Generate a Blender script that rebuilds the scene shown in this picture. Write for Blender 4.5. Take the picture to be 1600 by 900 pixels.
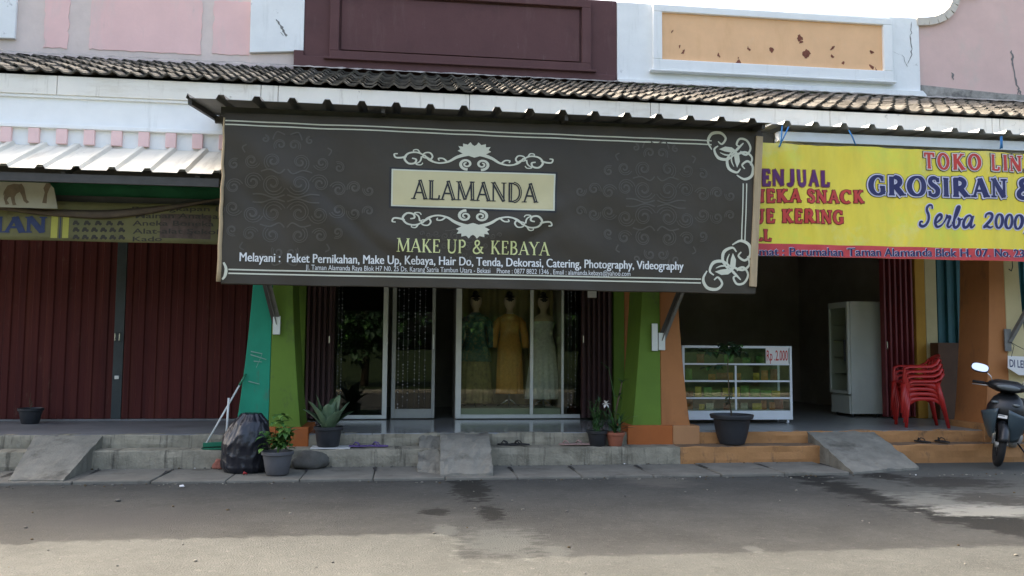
import bpy, bmesh, math, random
from mathutils import Vector, Matrix, noise
R = math.radians
PI = math.pi
rnd = random.Random(7)
S = bpy.context.scene
for o in list(bpy.data.objects):
    bpy.data.objects.remove(o)

# ------------------------------------------------------------------ camera, sky, sun, exposure
F, DIST, EYE = 1300.0, 10.705, 1.456
PITCH, YAW, ROLL = R(4.1706), R(7.2152), R(0.4217)
cd = bpy.data.cameras.new('camera')
cam = bpy.data.objects.new('camera', cd)
S.collection.objects.link(cam)
cd.sensor_width = 36.0
cd.lens = F / 1600 * 36
cd.clip_start, cd.clip_end = 0.05, 2000
cam.matrix_world = (Matrix.Translation((0, -DIST, EYE)) @ Matrix.Rotation(-YAW, 4, 'Z')
                    @ Matrix.Rotation(PI / 2 + PITCH, 4, 'X') @ Matrix.Rotation(ROLL, 4, 'Z'))
S.camera = cam

SUN_EL, SUN_AZ = 43.3, -40.0          # azimuth from +Y (behind the shops) towards +X
w = bpy.data.worlds.new('World')
S.world = w
w.use_nodes = True
nt = w.node_tree
bg = nt.nodes['Background']
sky = nt.nodes.new('ShaderNodeTexSky')
sky.sky_type = 'NISHITA'
sky.sun_disc = False
sky.sun_elevation = R(SUN_EL)
sky.sun_rotation = R(SUN_AZ)
sky.air_density, sky.dust_density, sky.ozone_density = 1.0, 10.0, 0.0
nt.links.new(sky.outputs[0], bg.inputs[0])
bg.inputs[1].default_value = 0.15
ld = bpy.data.lights.new('sun', 'SUN')
ld.energy = 2.0
ld.angle = R(0.5)
ld.color = (1.0, 0.93, 0.80)
sun = bpy.data.objects.new('sun', ld)
S.collection.objects.link(sun)
sd = Vector((math.sin(R(SUN_AZ)) * math.cos(R(SUN_EL)), math.cos(R(SUN_AZ)) * math.cos(R(SUN_EL)), math.sin(R(SUN_EL))))
sun.rotation_euler = sd.to_track_quat('Z', 'Y').to_euler()
sun.location = sd * 30
S.view_settings.view_transform = 'Standard'
S.view_settings.look = 'None'
S.view_settings.exposure = 2.42
S.view_settings.gamma = 1.0
S.view_settings.use_curve_mapping = False
S.cycles.max_bounces = 8
S.cycles.diffuse_bounces = 4
S.cycles.transparent_max_bounces = 12


# ------------------------------------------------------------------ measuring the photograph (1600x900 px)
def _ray(x, y):
    X, Y = x - 800, y - 450
    c, s = math.cos(-ROLL), math.sin(-ROLL)
    X, Y = X * c - Y * s, X * s + Y * c
    a, b = X / F, -Y / F
    cp, sp = math.cos(PITCH), math.sin(PITCH)
    fy = cp - b * sp
    z = sp + b * cp
    cy, sy = math.cos(YAW), math.sin(YAW)
    return Vector((a * cy + fy * sy, -a * sy + fy * cy, z))


def at(x, y, Y):
    d = _ray(x, y)
    return Vector((0, -DIST, EYE)) + d * ((Y + DIST) / d.y)


def atz(x, y, z=0.0):
    d = _ray(x, y)
    return Vector((0, -DIST, EYE)) + d * ((z - EYE) / d.z)


# ------------------------------------------------------------------ mesh builder
class MB:
    def __init__(self):
        self.v, self.f, self.m, self.mats = [], [], [], []

    def mi(self, m):
        if m not in self.mats:
            self.mats.append(m)
        return self.mats.index(m)

    def add(self, vs, fs, m):
        k = len(self.v)
        i = self.mi(m)
        self.v += [tuple(p) for p in vs]
        for f in fs:
            self.f.append([k + a for a in f])
            self.m.append(i)

    def box(self, x0, y0, z0, x1, y1, z1, m, T=None):
        vs = [Vector(p) for p in ((x0, y0, z0), (x1, y0, z0), (x1, y1, z0), (x0, y1, z0), (x0, y0, z1), (x1, y0, z1), (x1, y1, z1), (x0, y1, z1))]
        if T is not None:
            vs = [T @ p for p in vs]
        self.add(vs, [(3, 2, 1, 0), (4, 5, 6, 7), (0, 1, 5, 4), (1, 2, 6, 5), (2, 3, 7, 6), (3, 0, 4, 7)], m)
        return self

    def bar(self, a, b, wx, wz, m, up=(0, 0, 1)):
        a, b = Vector(a), Vector(b)
        d = (b - a)
        L = d.length
        d.normalize()
        u = Vector(up)
        s = d.cross(u).normalized()
        u = s.cross(d)
        vs = []
        for p in (a, b):
            for q in ((-1, -1), (1, -1), (1, 1), (-1, 1)):
                vs.append(p + s * q[0] * wx / 2 + u * q[1] * wz / 2)
        self.add(vs, [(3, 2, 1, 0), (4, 5, 6, 7), (0, 1, 5, 4), (1, 2, 6, 5), (2, 3, 7, 6), (3, 0, 4, 7)], m)
        return self

    def prism(self, prof, axis, a0, a1, m, T=None):
        n = len(prof)

        def P(p, a):
            q = {'x': (a, p[0], p[1]), 'y': (p[0], a, p[1]), 'z': (p[0], p[1], a)}[axis]
            q = Vector(q)
            return T @ q if T is not None else q
        vs = [P(p, a0) for p in prof] + [P(p, a1) for p in prof]
        fs = [list(range(n))[::-1], list(range(n, 2 * n))]
        fs += [(i, (i + 1) % n, n + (i + 1) % n, n + i) for i in range(n)]
        self.add(vs, fs, m)
        return self

    def tube(self, pts, r, m, n=8, flat=1.0, caps=True):
        pts = [Vector(p) for p in pts]
        rs = r if isinstance(r, (list, tuple)) else [r] * len(pts)
        vs, fs = [], []
        prev = None
        for i, p in enumerate(pts):
            d = (pts[min(i + 1, len(pts) - 1)] - pts[max(i - 1, 0)]).normalized()
            if prev is None:
                u = d.orthogonal().normalized()
            else:
                u = (prev - d * prev.dot(d)).normalized()
            prev = u
            s = d.cross(u)
            for k in range(n):
                a = 2 * PI * k / n
                vs.append(p + (u * math.cos(a) + s * math.sin(a) * flat) * rs[i])
        for i in range(len(pts) - 1):
            for k in range(n):
                fs.append((i * n + k, i * n + (k + 1) % n, (i + 1) * n + (k + 1) % n, (i + 1) * n + k))
        if caps:
            fs.append(tuple(range(n))[::-1])
            fs.append(tuple(range((len(pts) - 1) * n, len(pts) * n)))
        self.add(vs, fs, m)
        return self

    def lathe(self, prof, m, c=(0, 0, 0), n=24, sx=1.0, sy=1.0, fn=None, T=None):
        vs, fs = [], []
        for j, (r, z) in enumerate(prof):
            for k in range(n):
                a = 2 * PI * k / n
                rr = r * (fn(a, z) if fn else 1)
                p = Vector((c[0] + rr * math.cos(a) * sx, c[1] + rr * math.sin(a) * sy, c[2] + z))
                vs.append(T @ p if T is not None else p)
        for j in range(len(prof) - 1):
            for k in range(n):
                fs.append((j * n + k, j * n + (k + 1) % n, (j + 1) * n + (k + 1) % n, (j + 1) * n + k))
        fs.append(tuple(range(n))[::-1])
        fs.append(tuple(range((len(prof) - 1) * n, len(prof) * n)))
        self.add(vs, fs, m)
        return self

    def grid(self, fn, nu, nv, m, closed=False):
        vs = [fn(i / nu, j / nv) for j in range(nv + 1) for i in range(nu + 1)]
        fs = [(j * (nu + 1) + i, j * (nu + 1) + i + 1, (j + 1) * (nu + 1) + i + 1, (j + 1) * (nu + 1) + i) for j in range(nv) for i in range(nu)]
        self.add(vs, fs, m)
        return self

    def ball(self, c, rx, ry, rz, m, n=12, k=8, T=None):
        prof = [(math.sin(PI * (j + .02) / (k + .04)), -math.cos(PI * (j + .02) / (k + .04))) for j in range(k + 1)]
        vs, fs = [], []
        for r, z in prof:
            for i in range(n):
                a = 2 * PI * i / n
                p = Vector((c[0] + rx * r * math.cos(a), c[1] + ry * r * math.sin(a), c[2] + rz * z))
                vs.append(T @ p if T is not None else p)
        for j in range(k):
            for i in range(n):
                fs.append((j * n + i, j * n + (i + 1) % n, (j + 1) * n + (i + 1) % n, (j + 1) * n + i))
        fs.append(tuple(range(n))[::-1])
        fs.append(tuple(range(k * n, (k + 1) * n)))
        self.add(vs, fs, m)
        return self

    def facade(self):
        self.v = [(x * FS, y, z * FS + FO) for x, y, z in self.v]
        return self

    def build(self, name, parent=None, smooth=False, bevel=0, solid=0, jitter=0, sub=0):
        me = bpy.data.meshes.new(name)
        me.from_pydata(self.v, [], self.f)
        for m in self.mats:
            me.materials.append(m)
        me.polygons.foreach_set('material_index', self.m)
        me.update()
        o = bpy.data.objects.new(name, me)
        S.collection.objects.link(o)
        if smooth:
            me.polygons.foreach_set('use_smooth', [True] * len(me.polygons))
            if smooth != 'all':
                try:
                    me.set_sharp_from_angle(angle=R(40))
                except Exception:
                    pass
        if parent is not None:
            o.parent = parent
            o.matrix_parent_inverse = Matrix.LocRotScale(parent.location, parent.rotation_euler, parent.scale).inverted() if parent.parent is None else Matrix.Translation(-parent_loc(parent))
        if bevel:
            b = o.modifiers.new('bevel', 'BEVEL')
            b.width = bevel
            b.segments = 2
            b.limit_method = 'ANGLE'
            b.angle_limit = R(35)
        if solid:
            b = o.modifiers.new('solid', 'SOLIDIFY')
            b.thickness = solid
            b.offset = 0
        if sub:
            b = o.modifiers.new('sub', 'SUBSURF')
            b.levels = b.render_levels = sub
        return o


def parent_loc(p):
    # sub-parts hang from parts whose mesh is already written in place: their parent's own world matrix is the identity
    return Vector((0, 0, 0))


def thing(name, label, cat, loc=(0, 0, 0), group=None):
    o = bpy.data.objects.new(name, None)
    S.collection.objects.link(o)
    o.location = loc
    o.empty_display_size = .1
    return tag(o, label, cat, group)


def tag(o, label=None, cat=None, group=None, kind=None):
    if label:
        o['label'] = label
    if cat:
        o['category'] = cat
    if group:
        o['group'] = group
    if kind:
        o['kind'] = kind
    return o


def copy_tree(o, parent=None):
    c = o.copy()
    S.collection.objects.link(c)
    c.parent = parent
    for ch in o.children:
        copy_tree(ch, c)
    return c


# ------------------------------------------------------------------ materials
def M(name, col, rough=.75, var=.14, scale=5, bump=.15, bscale=60, metal=0.0, spec=.4, dirt=None, stretch=(1, 1, 1), bdist=.01):
    """dirt = (colour, amount 0..1, scale, stretch, sharpness)"""
    m = bpy.data.materials.new(name)
    m.use_nodes = True
    t = m.node_tree
    b = t.nodes['Principled BSDF']
    tc = t.nodes.new('ShaderNodeTexCoord')
    mp = t.nodes.new('ShaderNodeMapping')
    mp.inputs['Scale'].default_value = stretch
    t.links.new(tc.outputs['Object'], mp.inputs[0])
    n = t.nodes.new('ShaderNodeTexNoise')
    n.inputs['Scale'].default_value = scale
    n.inputs['Detail'].default_value = 8
    n.inputs['Roughness'].default_value = .65
    t.links.new(mp.outputs[0], n.inputs['Vector'])
    mr = t.nodes.new('ShaderNodeMapRange')
    mr.inputs['From Min'].default_value = .3
    mr.inputs['From Max'].default_value = .7
    t.links.new(n.outputs[0], mr.inputs['Value'])
    mx = t.nodes.new('ShaderNodeMix')
    mx.data_type = 'RGBA'
    mx.inputs[6].default_value = (*[c * (1 - var) for c in col], 1)
    mx.inputs[7].default_value = (*[min(.95, c * (1 + var)) for c in col], 1)
    t.links.new(mr.outputs[0], mx.inputs[0])
    out = mx.outputs[2]
    for d in (dirt if isinstance(dirt, list) else [dirt] if dirt else []):
        dcol, amt, dsc, dst, sharp = d
        mp2 = t.nodes.new('ShaderNodeMapping')
        mp2.inputs['Scale'].default_value = dst
        mp2.inputs['Location'].default_value = (rnd.random() * 9, rnd.random() * 9, rnd.random() * 9)
        t.links.new(tc.outputs['Object'], mp2.inputs[0])
        n2 = t.nodes.new('ShaderNodeTexNoise')
        n2.inputs['Scale'].default_value = dsc
        n2.inputs['Detail'].default_value = 9
        n2.inputs['Roughness'].default_value = .7
        t.links.new(mp2.outputs[0], n2.inputs['Vector'])
        r2 = t.nodes.new('ShaderNodeMapRange')
        c0 = .655 - .33 * amt
        r2.inputs['From Min'].default_value = c0
        r2.inputs['From Max'].default_value = c0 + .22 * (1 - sharp) + .015
        r2.inputs['To Max'].default_value = min(1, .55 + amt * .5)
        t.links.new(n2.outputs[0], r2.inputs['Value'])
        m2 = t.nodes.new('ShaderNodeMix')
        m2.data_type = 'RGBA'
        t.links.new(r2.outputs[0], m2.inputs[0])
        t.links.new(out, m2.inputs[6])
        m2.inputs[7].default_value = (*dcol, 1)
        out = m2.outputs[2]
    t.links.new(out, b.inputs['Base Color'])
    b.inputs['Roughness'].default_value = rough
    b.inputs['Metallic'].default_value = metal
    b.inputs['Specular IOR Level'].default_value = spec
    if bump:
        nb = t.nodes.new('ShaderNodeTexNoise')
        nb.inputs['Scale'].default_value = bscale
        nb.inputs['Detail'].default_value = 6
        t.links.new(tc.outputs['Object'], nb.inputs['Vector'])
        bp = t.nodes.new('ShaderNodeBump')
        bp.inputs['Strength'].default_value = bump
        bp.inputs['Distance'].default_value = bdist
        t.links.new(nb.outputs[0], bp.inputs['Height'])
        t.links.new(bp.outputs[0], b.inputs['Normal'])
    return m


def glass_mat(name, tint=(.9, .95, .92), refl=.05):
    m = bpy.data.materials.new(name)
    m.use_nodes = True
    t = m.node_tree
    t.nodes.clear()
    out = t.nodes.new('ShaderNodeOutputMaterial')
    tr = t.nodes.new('ShaderNodeBsdfTransparent')
    tr.inputs[0].default_value = (*tint, 1)
    gl = t.nodes.new('ShaderNodeBsdfGlossy')
    gl.inputs['Roughness'].default_value = .015
    lw = t.nodes.new('ShaderNodeLayerWeight')
    lw.inputs[0].default_value = .5
    pw = t.nodes.new('ShaderNodeMath')
    pw.operation = 'POWER'
    pw.inputs[1].default_value = 4
    t.links.new(lw.outputs['Facing'], pw.inputs[0])
    ma = t.nodes.new('ShaderNodeMath')
    ma.operation = 'MULTIPLY_ADD'
    ma.inputs[1].default_value = .7
    ma.inputs[2].default_value = refl
    t.links.new(pw.outputs[0], ma.inputs[0])
    nz = t.nodes.new('ShaderNodeTexNoise')
    nz.inputs['Scale'].default_value = 2.5
    bp = t.nodes.new('ShaderNodeBump')
    bp.inputs['Strength'].default_value = .04
    tcc = t.nodes.new('ShaderNodeTexCoord')
    t.links.new(tcc.outputs['Object'], nz.inputs['Vector'])
    t.links.new(nz.outputs[0], bp.inputs['Height'])
    t.links.new(bp.outputs[0], gl.inputs['Normal'])
    mx = t.nodes.new('ShaderNodeMixShader')
    t.links.new(ma.outputs[0], mx.inputs[0])
    t.links.new(tr.outputs[0], mx.inputs[1])
    t.links.new(gl.outputs[0], mx.inputs[2])
    t.links.new(mx.outputs[0], out.inputs[0])
    return m


def tile_floor_mat(name, col, size, rough):
    m = M(name, col, rough=rough, var=.12, scale=3, bump=.03, spec=.5)
    t = m.node_tree
    b = t.nodes['Principled BSDF']
    src = b.inputs['Base Color'].links[0].from_socket
    tc = [n for n in t.nodes if n.type == 'TEX_COORD'][0]
    br = t.nodes.new('ShaderNodeTexBrick')
    br.offset = 0
    br.inputs['Scale'].default_value = 1
    br.inputs['Brick Width'].default_value = size
    br.inputs['Row Height'].default_value = size
    br.inputs['Mortar Size'].default_value = .006
    br.inputs['Color1'].default_value = (1, 1, 1, 1)
    br.inputs['Color2'].default_value = (.9, .9, .9, 1)
    br.inputs['Mortar'].default_value = (.3, .28, .25, 1)
    t.links.new(tc.outputs['Object'], br.inputs['Vector'])
    mm = t.nodes.new('ShaderNodeMix')
    mm.data_type = 'RGBA'
    mm.blend_type = 'MULTIPLY'
    mm.inputs[0].default_value = 1
    t.links.new(src, mm.inputs[6])
    t.links.new(br.outputs[0], mm.inputs[7])
    t.links.new(mm.outputs[2], b.inputs['Base Color'])
    return m


GR = (.10, .095, .085)
m_asph = M('asphalt', (.0625, .063, .0565), rough=.92, var=.22, scale=1.1, bump=.9, bscale=70, bdist=.012, spec=.15,
           dirt=[((.050, .050, .0445), .45, .8, (.5, 1.6, 1), .1), ((.076, .076, .068), .42, 5, (1, 1, 1), .1), ((.046, .046, .041), .36, 7, (1, 1, 1), .2), ((.105, .101, .09), .30, 24, (1, 1, 1), .4), ((.034, .033, .030), .30, 29, (1, 1, 1), .4), ((.13, .125, .11), .10, 11, (1, 1, 1), .7)])
m_conc = M('concrete', (.225, .213, .175), rough=.92, var=.22, scale=4, bump=.6, bscale=45, bdist=.012, spec=.2,
           dirt=[((.08, .073, .058), .40, 2.2, (1, 1, 1), .35), ((.20, .19, .16), .2, 9, (1, 1, 1), .4)])
m_step = M('step_concrete', (.29, .265, .20), rough=.95, var=.25, scale=5, bump=.7, bscale=35, bdist=.015, spec=.15,
           dirt=[((.06, .055, .045), .36, 2.2, (6, 1, .5), .45), ((.11, .10, .075), .38, 2.2, (1, 1, 1), .25), ((.36, .34, .28), .2, 7, (1, 1, 1), .5)])
m_drain = M('drain_concrete', (.175, .166, .138), rough=.93, var=.2, scale=3, bump=.5, bscale=50, bdist=.01, spec=.2,
            dirt=[((.065, .06, .048), .34, 2.5, (1, 1, 1), .3)])
m_apron = M('apron_concrete', (.13, .122, .105), rough=.92, var=.25, scale=3, bump=.5, bscale=40, bdist=.01, spec=.2,
            dirt=[((.06, .056, .05), .40, 1.6, (.7, 1.6, 1), .35), ((.33, .32, .28), .24, 2.0, (.6, 2.2, 1), .45)])
m_wet = M('wet_stain', (.028, .026, .022), rough=.55, var=.2, scale=6, bump=.3, bscale=120, spec=.4)
m_pale = M('pale_stain', (.20, .195, .175), rough=.9, var=.3, scale=8, bump=.3, bscale=120, spec=.2, dirt=((.10, .097, .088), .42, 7, (1, 2, 1), .6))
m_grass = M('grass', (.022, .034, .010), rough=1, var=.5, scale=2, bump=.5, bscale=20, spec=.1)
m_white = M('white_plaster', (.84, .85, .83), rough=.85, var=.04, scale=3, bump=.12, bscale=25,
            dirt=[((.58, .59, .56), .26, 1.8, (3, 1, .35), .15)])
m_whitewall = M('white_wall', (.83, .84, .82), rough=.85, var=.05, scale=3, bump=.2, bscale=20,
                dirt=[((.60, .61, .58), .30, 1.6, (3, 1, .35), .1), ((.30, .30, .28), .03, 5, (1, 1, 1), .85)])
m_board = M('fascia_board', (.80, .765, .68), rough=.7, var=.05, scale=2, bump=.06,
            dirt=[((.50, .44, .33), .34, 1.2, (.7, 1, 2.5), .05), ((.20, .17, .13), .06, 6, (1, 1, 1), .8), ((.42, .37, .29), .25, 3, (5, 1, .5), .3)])
m_pink = M('pink_paint', (.85, .56, .52), rough=.85, var=.05, scale=2, bump=.15, bscale=25, dirt=[((.72, .57, .52), .40, 1.2, (2, 1, .5), .1), ((.50, .42, .38), .10, 3, (3, 1, .4), .4)])
m_pinkbase = M('faded_plaster', (.72, .60, .54), rough=.9, var=.07, scale=3, bump=.2, bscale=25, dirt=[((.58, .52, .46), .25, 3, (1, 1, 1), .2)])
m_pinkr = M('faded_pink_wall', (.68, .48, .43), rough=.9, var=.06, scale=2, bump=.2, bscale=25, dirt=[((.55, .50, .43), .30, .8, (1, 1, .6), .2)])
m_pinkd = M('pink_block', (.82, .57, .54), rough=.8, var=.06, bump=.1)
m_maroon = M('maroon_paint', (.105, .047, .046), rough=.8, var=.1, scale=2, bump=.15, bscale=25, dirt=[((.15, .085, .08), .30, 1.6, (2.5, 1, .4), .1), ((.07, .033, .034), .35, 1.2, (1, 1, 1), .1), ((.19, .14, .13), .06, 6, (3, 1, .5), .5)])
m_peach = M('peach_paint', (.82, .50, .27), rough=.85, var=.06, scale=2, bump=.15, bscale=20, dirt=[((.74, .43, .22), .36, 1.6, (2, 1, .5), .1), ((.80, .54, .33), .25, 3, (1, 1, 1), .2)])
m_chip = M('bare_patch', (.20, .07, .045), rough=.95, var=.4, scale=20, bump=.3)
m_crack = M('crack_dark', (.20, .195, .185), rough=1, var=.3, bump=0)
m_copeT = M('coping_plaster', (.60, .55, .47), rough=.9, var=.1, scale=6, bump=.2, dirt=((.3, .27, .22), .25, 4, (1, 1, 1), .3))
m_cope = M('mossy_mortar', (.32, .30, .27), rough=.95, var=.3, scale=8, bump=.5, dirt=((.09, .085, .08), .45, 4, (1, 1, 1), .4))
m_gap = M('dark_gap', (.03, .028, .026), rough=1, var=.2, bump=0)

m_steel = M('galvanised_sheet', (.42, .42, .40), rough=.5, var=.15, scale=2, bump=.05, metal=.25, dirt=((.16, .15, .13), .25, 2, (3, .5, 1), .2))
m_steel_shade = M('shaded_sheet', (.17, .165, .15), rough=.55, var=.15, scale=2, bump=.05, metal=.1, dirt=((.08, .075, .065), .25, 2, (3, .5, 1), .2))  # same corrugated sheet, darkened to stand for its underside in shade
m_sheetL = M('pale_sheet', (.66, .63, .53), rough=.5, var=.1, scale=2, bump=.04, metal=.0, spec=.4, dirt=[((.30, .27, .22), .36, 1.2, (5, .4, 1), .2), ((.18, .15, .12), .1, 5, (1, 1, 1), .6)])
m_alu = M('aluminium', (.62, .64, .62), rough=.38, var=.06, scale=8, bump=.03, metal=.5)
m_alud = M('aluminium_dull', (.34, .35, .33), rough=.45, var=.1, scale=8, bump=.03, metal=.4)
m_wbeam = M('white_painted_beam', (.72, .77, .80), rough=.5, var=.05, bump=.03, dirt=((.4, .42, .42), .15, 4, (1, 1, 1), .2))
m_beam = M('dark_steel', (.07, .066, .06), rough=.6, var=.2, bump=.1, metal=.3)
m_strut = M('weathered_steel', (.20, .20, .19), rough=.55, var=.2, scale=10, bump=.1, metal=.4, dirt=((.09, .07, .055), .25, 6, (1, 1, 1), .4))
m_vinyl = M('black_vinyl', (.050, .041, .028), rough=.5, var=.13, scale=1.0, bump=.25, bscale=5, bdist=.02, spec=.3)
m_damask = M('damask_print', (.088, .078, .061), rough=.5, var=.1, bump=0, spec=.3)
m_cream = M('cream_print', (.60, .60, .47), rough=.5, var=.05, bump=0)
m_panel = M('khaki_print', (.56, .50, .28), rough=.5, var=.07, scale=1.5, bump=0)
m_ink = M('black_print', (.018, .018, .018), rough=.5, var=.05, bump=0)
m_wprint = M('white_print', (.72, .73, .70), rough=.5, var=.04, bump=0)
m_yprint = M('yellow_print', (.62, .64, .28), rough=.5, var=.05, bump=0)
m_batten = M('wood_batten', (.42, .32, .19), rough=.8, var=.15, scale=4, stretch=(6, 6, .6), bump=.2)
m_ylw = M('yellow_vinyl', (.80, .64, .06), rough=.5, var=.16, scale=1.0, stretch=(2.2, 1, .6), bump=.03, spec=.4,
          dirt=[((.60, .70, .08), .52, 1.0, (1.3, 1, .9), .05), ((.72, .74, .42), .30, .9, (1, 1, 1), .1)])
m_redstrip = M('red_print', (.55, .055, .06), rough=.5, var=.1, bump=0)
m_redtx = M('red_letter', (.52, .045, .035), rough=.5, var=.1, bump=0)
m_navy = M('navy_letter', (.02, .022, .10), rough=.5, var=.1, bump=0)
m_purple = M('purple_letter', (.10, .015, .12), rough=.5, var=.1, bump=0)
m_blackred = M('dark_red_outline', (.16, .012, .012), rough=.5, var=.1, bump=0)
m_palelet = M('pale_outline', (.72, .66, .60), rough=.5, var=.05, bump=0)
m_lav = M('lavender_outline', (.62, .60, .72), rough=.5, var=.05, bump=0)
m_rope = M('blue_rope', (.05, .22, .50), rough=.7, var=.2, bump=.2)

m_redsh = M('red_shutter', (.085, .021, .018), rough=.7, var=.2, scale=1.2, bump=.1, spec=.15, stretch=(1, 1, .4), dirt=[((.13, .038, .026), .46, 1.6, (6, 1, .12), .2), ((.045, .013, .013), .46, 1.3, (6, 1, .12), .2), ((.16, .09, .06), .10, 4, (2, 1, .6), .5)])
m_brownsh = M('brown_shutter', (.075, .035, .034), rough=.55, var=.2, scale=1.5, bump=.1)
m_rsh2 = M('dark_red_shutter', (.17, .028, .030), rough=.55, var=.2, scale=1.5, bump=.1)
m_darkmet = M('dark_post', (.035, .045, .045), rough=.5, var=.2, bump=.05)
m_teal = M('teal_paint', (.010, .25, .145), rough=.7, var=.1, scale=3, bump=.12, bscale=25, dirt=[((.008, .19, .11), .35, 1.5, (1.5, 1, .5), .1), ((.10, .09, .065), .24, 3.5, (2, 1, .5), .4)])
m_lime = M('lime_paint', (.115, .205, .02), rough=.7, var=.1, scale=2, bump=.12, bscale=25, dirt=[((.075, .14, .018), .40, 1.5, (1.5, 1, .5), .1), ((.065, .085, .032), .26, 4, (1, 1, .6), .4)])
m_orange = M('orange_paint', (.40, .165, .055), rough=.75, var=.08, scale=2, bump=.12, bscale=25, dirt=[((.31, .125, .042), .40, 1.8, (1.5, 1, .5), .1), ((.20, .10, .05), .26, 4, (1, 1, .6), .4)])
m_orange2 = M('strong_orange_paint', (.40, .115, .025), rough=.75, var=.1, scale=3, bump=.15, bscale=25, dirt=[((.25, .09, .04), .25, 3, (1, 1, 1), .3)])
m_plpeach = M('pale_orange_paint', (.44, .225, .10), rough=.8, var=.1, scale=3, bump=.15, dirt=[((.2, .12, .07), .22, 4, (1, 1, 1), .4)])
m_stepor = M('orange_step_paint', (.40, .20, .075), rough=.85, var=.15, scale=3, bump=.4, bscale=35,
             dirt=[((.06, .05, .04), .30, 3.2, (2, 1, 1), .45), ((.3, .15, .06), .3, 2, (1, 1, 1), .2)])
m_treador = M('dirty_tread', (.20, .13, .075), rough=.92, var=.25, scale=4, bump=.5, bscale=35, dirt=[((.06, .05, .042), .42, 3, (1, 1, 1), .3)])
m_yel = M('ochre_wall', (.50, .27, .04), rough=.8, var=.1, scale=2, bump=.12)
m_creamw = M('cream_wall', (.55, .47, .26), rough=.8, var=.08, scale=2, bump=.12)
m_tealcl = M('teal_shutter', (.02, .10, .115), rough=.6, var=.2, scale=2, bump=.1)
m_brownw = M('brown_wood', (.10, .05, .026), rough=.7, var=.25, scale=2, bump=.15)
m_room = M('room_wall', (.30, .27, .22), rough=.9, var=.2, scale=1.5, bump=.1)
m_ceil = M('porch_ceiling', (.45, .45, .42), rough=.9, var=.1, bump=.1)
m_tilefl = tile_floor_mat('grey_floor_tile', (.30, .31, .31), .4, .14)
m_cemfl = M('cement_floor', (.19, .19, .19), rough=.5, var=.2, scale=2, bump=.15, spec=.4, dirt=((.12, .115, .10), .3, 2.5, (1, 1, 1), .2))
m_roomfl = tile_floor_mat('grey_shop_tile', (.24, .25, .24), .4, .3)
m_glass = glass_mat('shop_glass', (.93, .95, .90), .022)
m_glassd = glass_mat('dark_glass', (.40, .45, .43), .035)
m_glassc = glass_mat('case_glass', (.80, .86, .80), .05)
m_bead = M('bead', (.40, .40, .42), rough=.15, var=.1, bump=0, spec=.8)
m_curtain = M('olive_curtain', (.36, .31, .16), rough=.9, var=.1, scale=3, bump=.1)
m_sillg = M('display_plinth', (.30, .33, .25), rough=.6, var=.08, bump=.05)
m_skin = M('mannequin_skin', (.50, .38, .27), rough=.5, var=.04, bump=0)
m_hair = M('mannequin_hair', (.02, .016, .014), rough=.6, var=.2, bump=.2)
m_dteal = M('teal_lace', (.03, .085, .08), rough=.8, var=.35, scale=30, bump=.3, dirt=((.20, .16, .07), .45, 22, (1, 1, 1), .5))
m_dbrown = M('olive_cloth', (.22, .17, .07), rough=.8, var=.3, scale=14, bump=.3, dirt=((.08, .06, .03), .35, 12, (1, 1, 1), .5))
m_dorange = M('orange_lace', (.48, .24, .05), rough=.75, var=.2, scale=24, bump=.3, dirt=((.42, .18, .03), .3, 30, (1, 1, 1), .4))
m_dwhite = M('white_lace', (.55, .56, .52), rough=.75, var=.18, scale=24, bump=.3)
m_black = M('black_plastic', (.022, .023, .025), rough=.45, var=.2, bump=.05)
m_pot = M('dark_pot', (.028, .03, .034), rough=.5, var=.2, scale=4, bump=.05, dirt=((.10, .095, .085), .2, 4, (1, 1, .5), .2))
m_potg = M('grey_pot', (.10, .10, .105), rough=.6, var=.2, scale=4, bump=.08, dirt=((.19, .18, .16), .25, 4, (1, 1, .5), .2))
m_terra = M('terracotta_pot', (.30, .10, .055), rough=.75, var=.2, scale=4, bump=.1)
m_soil = M('soil', (.035, .026, .018), rough=1, var=.4, scale=30, bump=.8, bscale=60)
m_leaf = M('leaf', (.045, .12, .025), rough=.5, var=.35, scale=9, bump=.05, spec=.4)
m_leaf2 = M('young_leaf', (.12, .22, .045), rough=.5, var=.3, scale=9, bump=.05, spec=.4)
m_leafd = M('dark_leaf', (.028, .062, .026), rough=.45, var=.3, scale=9, bump=.05, spec=.4)
m_agave = M('agave_leaf', (.10, .155, .085), rough=.5, var=.3, scale=7, bump=.05, spec=.4)
m_stem = M('stem', (.09, .065, .035), rough=.9, var=.3, bump=.2)
m_flower = M('white_petal', (.75, .74, .70), rough=.6, var=.05, bump=0)
m_bag = M('bin_bag', (.013, .014, .020), rough=.3, var=.2, scale=3, bump=.35, bscale=11, bdist=.03, spec=.55)
m_redtie = M('red_tie', (.35, .03, .03), rough=.6, bump=0)
m_stone = M('stone', (.11, .105, .09), rough=.95, var=.3, scale=5, bump=.6, bscale=20, dirt=((.07, .065, .055), .35, 5, (1, 1, 1), .3))
m_brick = M('broken_brick', (.26, .10, .07), rough=.95, var=.3, scale=8, bump=.5)
m_greenpl = M('green_plastic', (.02, .17, .09), rough=.45, var=.1, bump=.03)
m_stick = M('white_stick', (.62, .63, .60), rough=.45, var=.08, bump=.03)
m_bristle = M('bristles', (.06, .10, .07), rough=.9, var=.3, scale=40, bump=.4)
m_redpl = M('red_plastic', (.40, .018, .014), rough=.38, var=.06, scale=4, bump=.03, spec=.5)
m_fridge = M('fridge_white', (.50, .53, .47), rough=.42, var=.06, scale=2, bump=.03, dirt=((.4, .42, .38), .2, 1.5, (1, 1, .5), .1))
m_case = M('case_white', (.68, .72, .74), rough=.4, var=.05, bump=.02)
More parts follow.
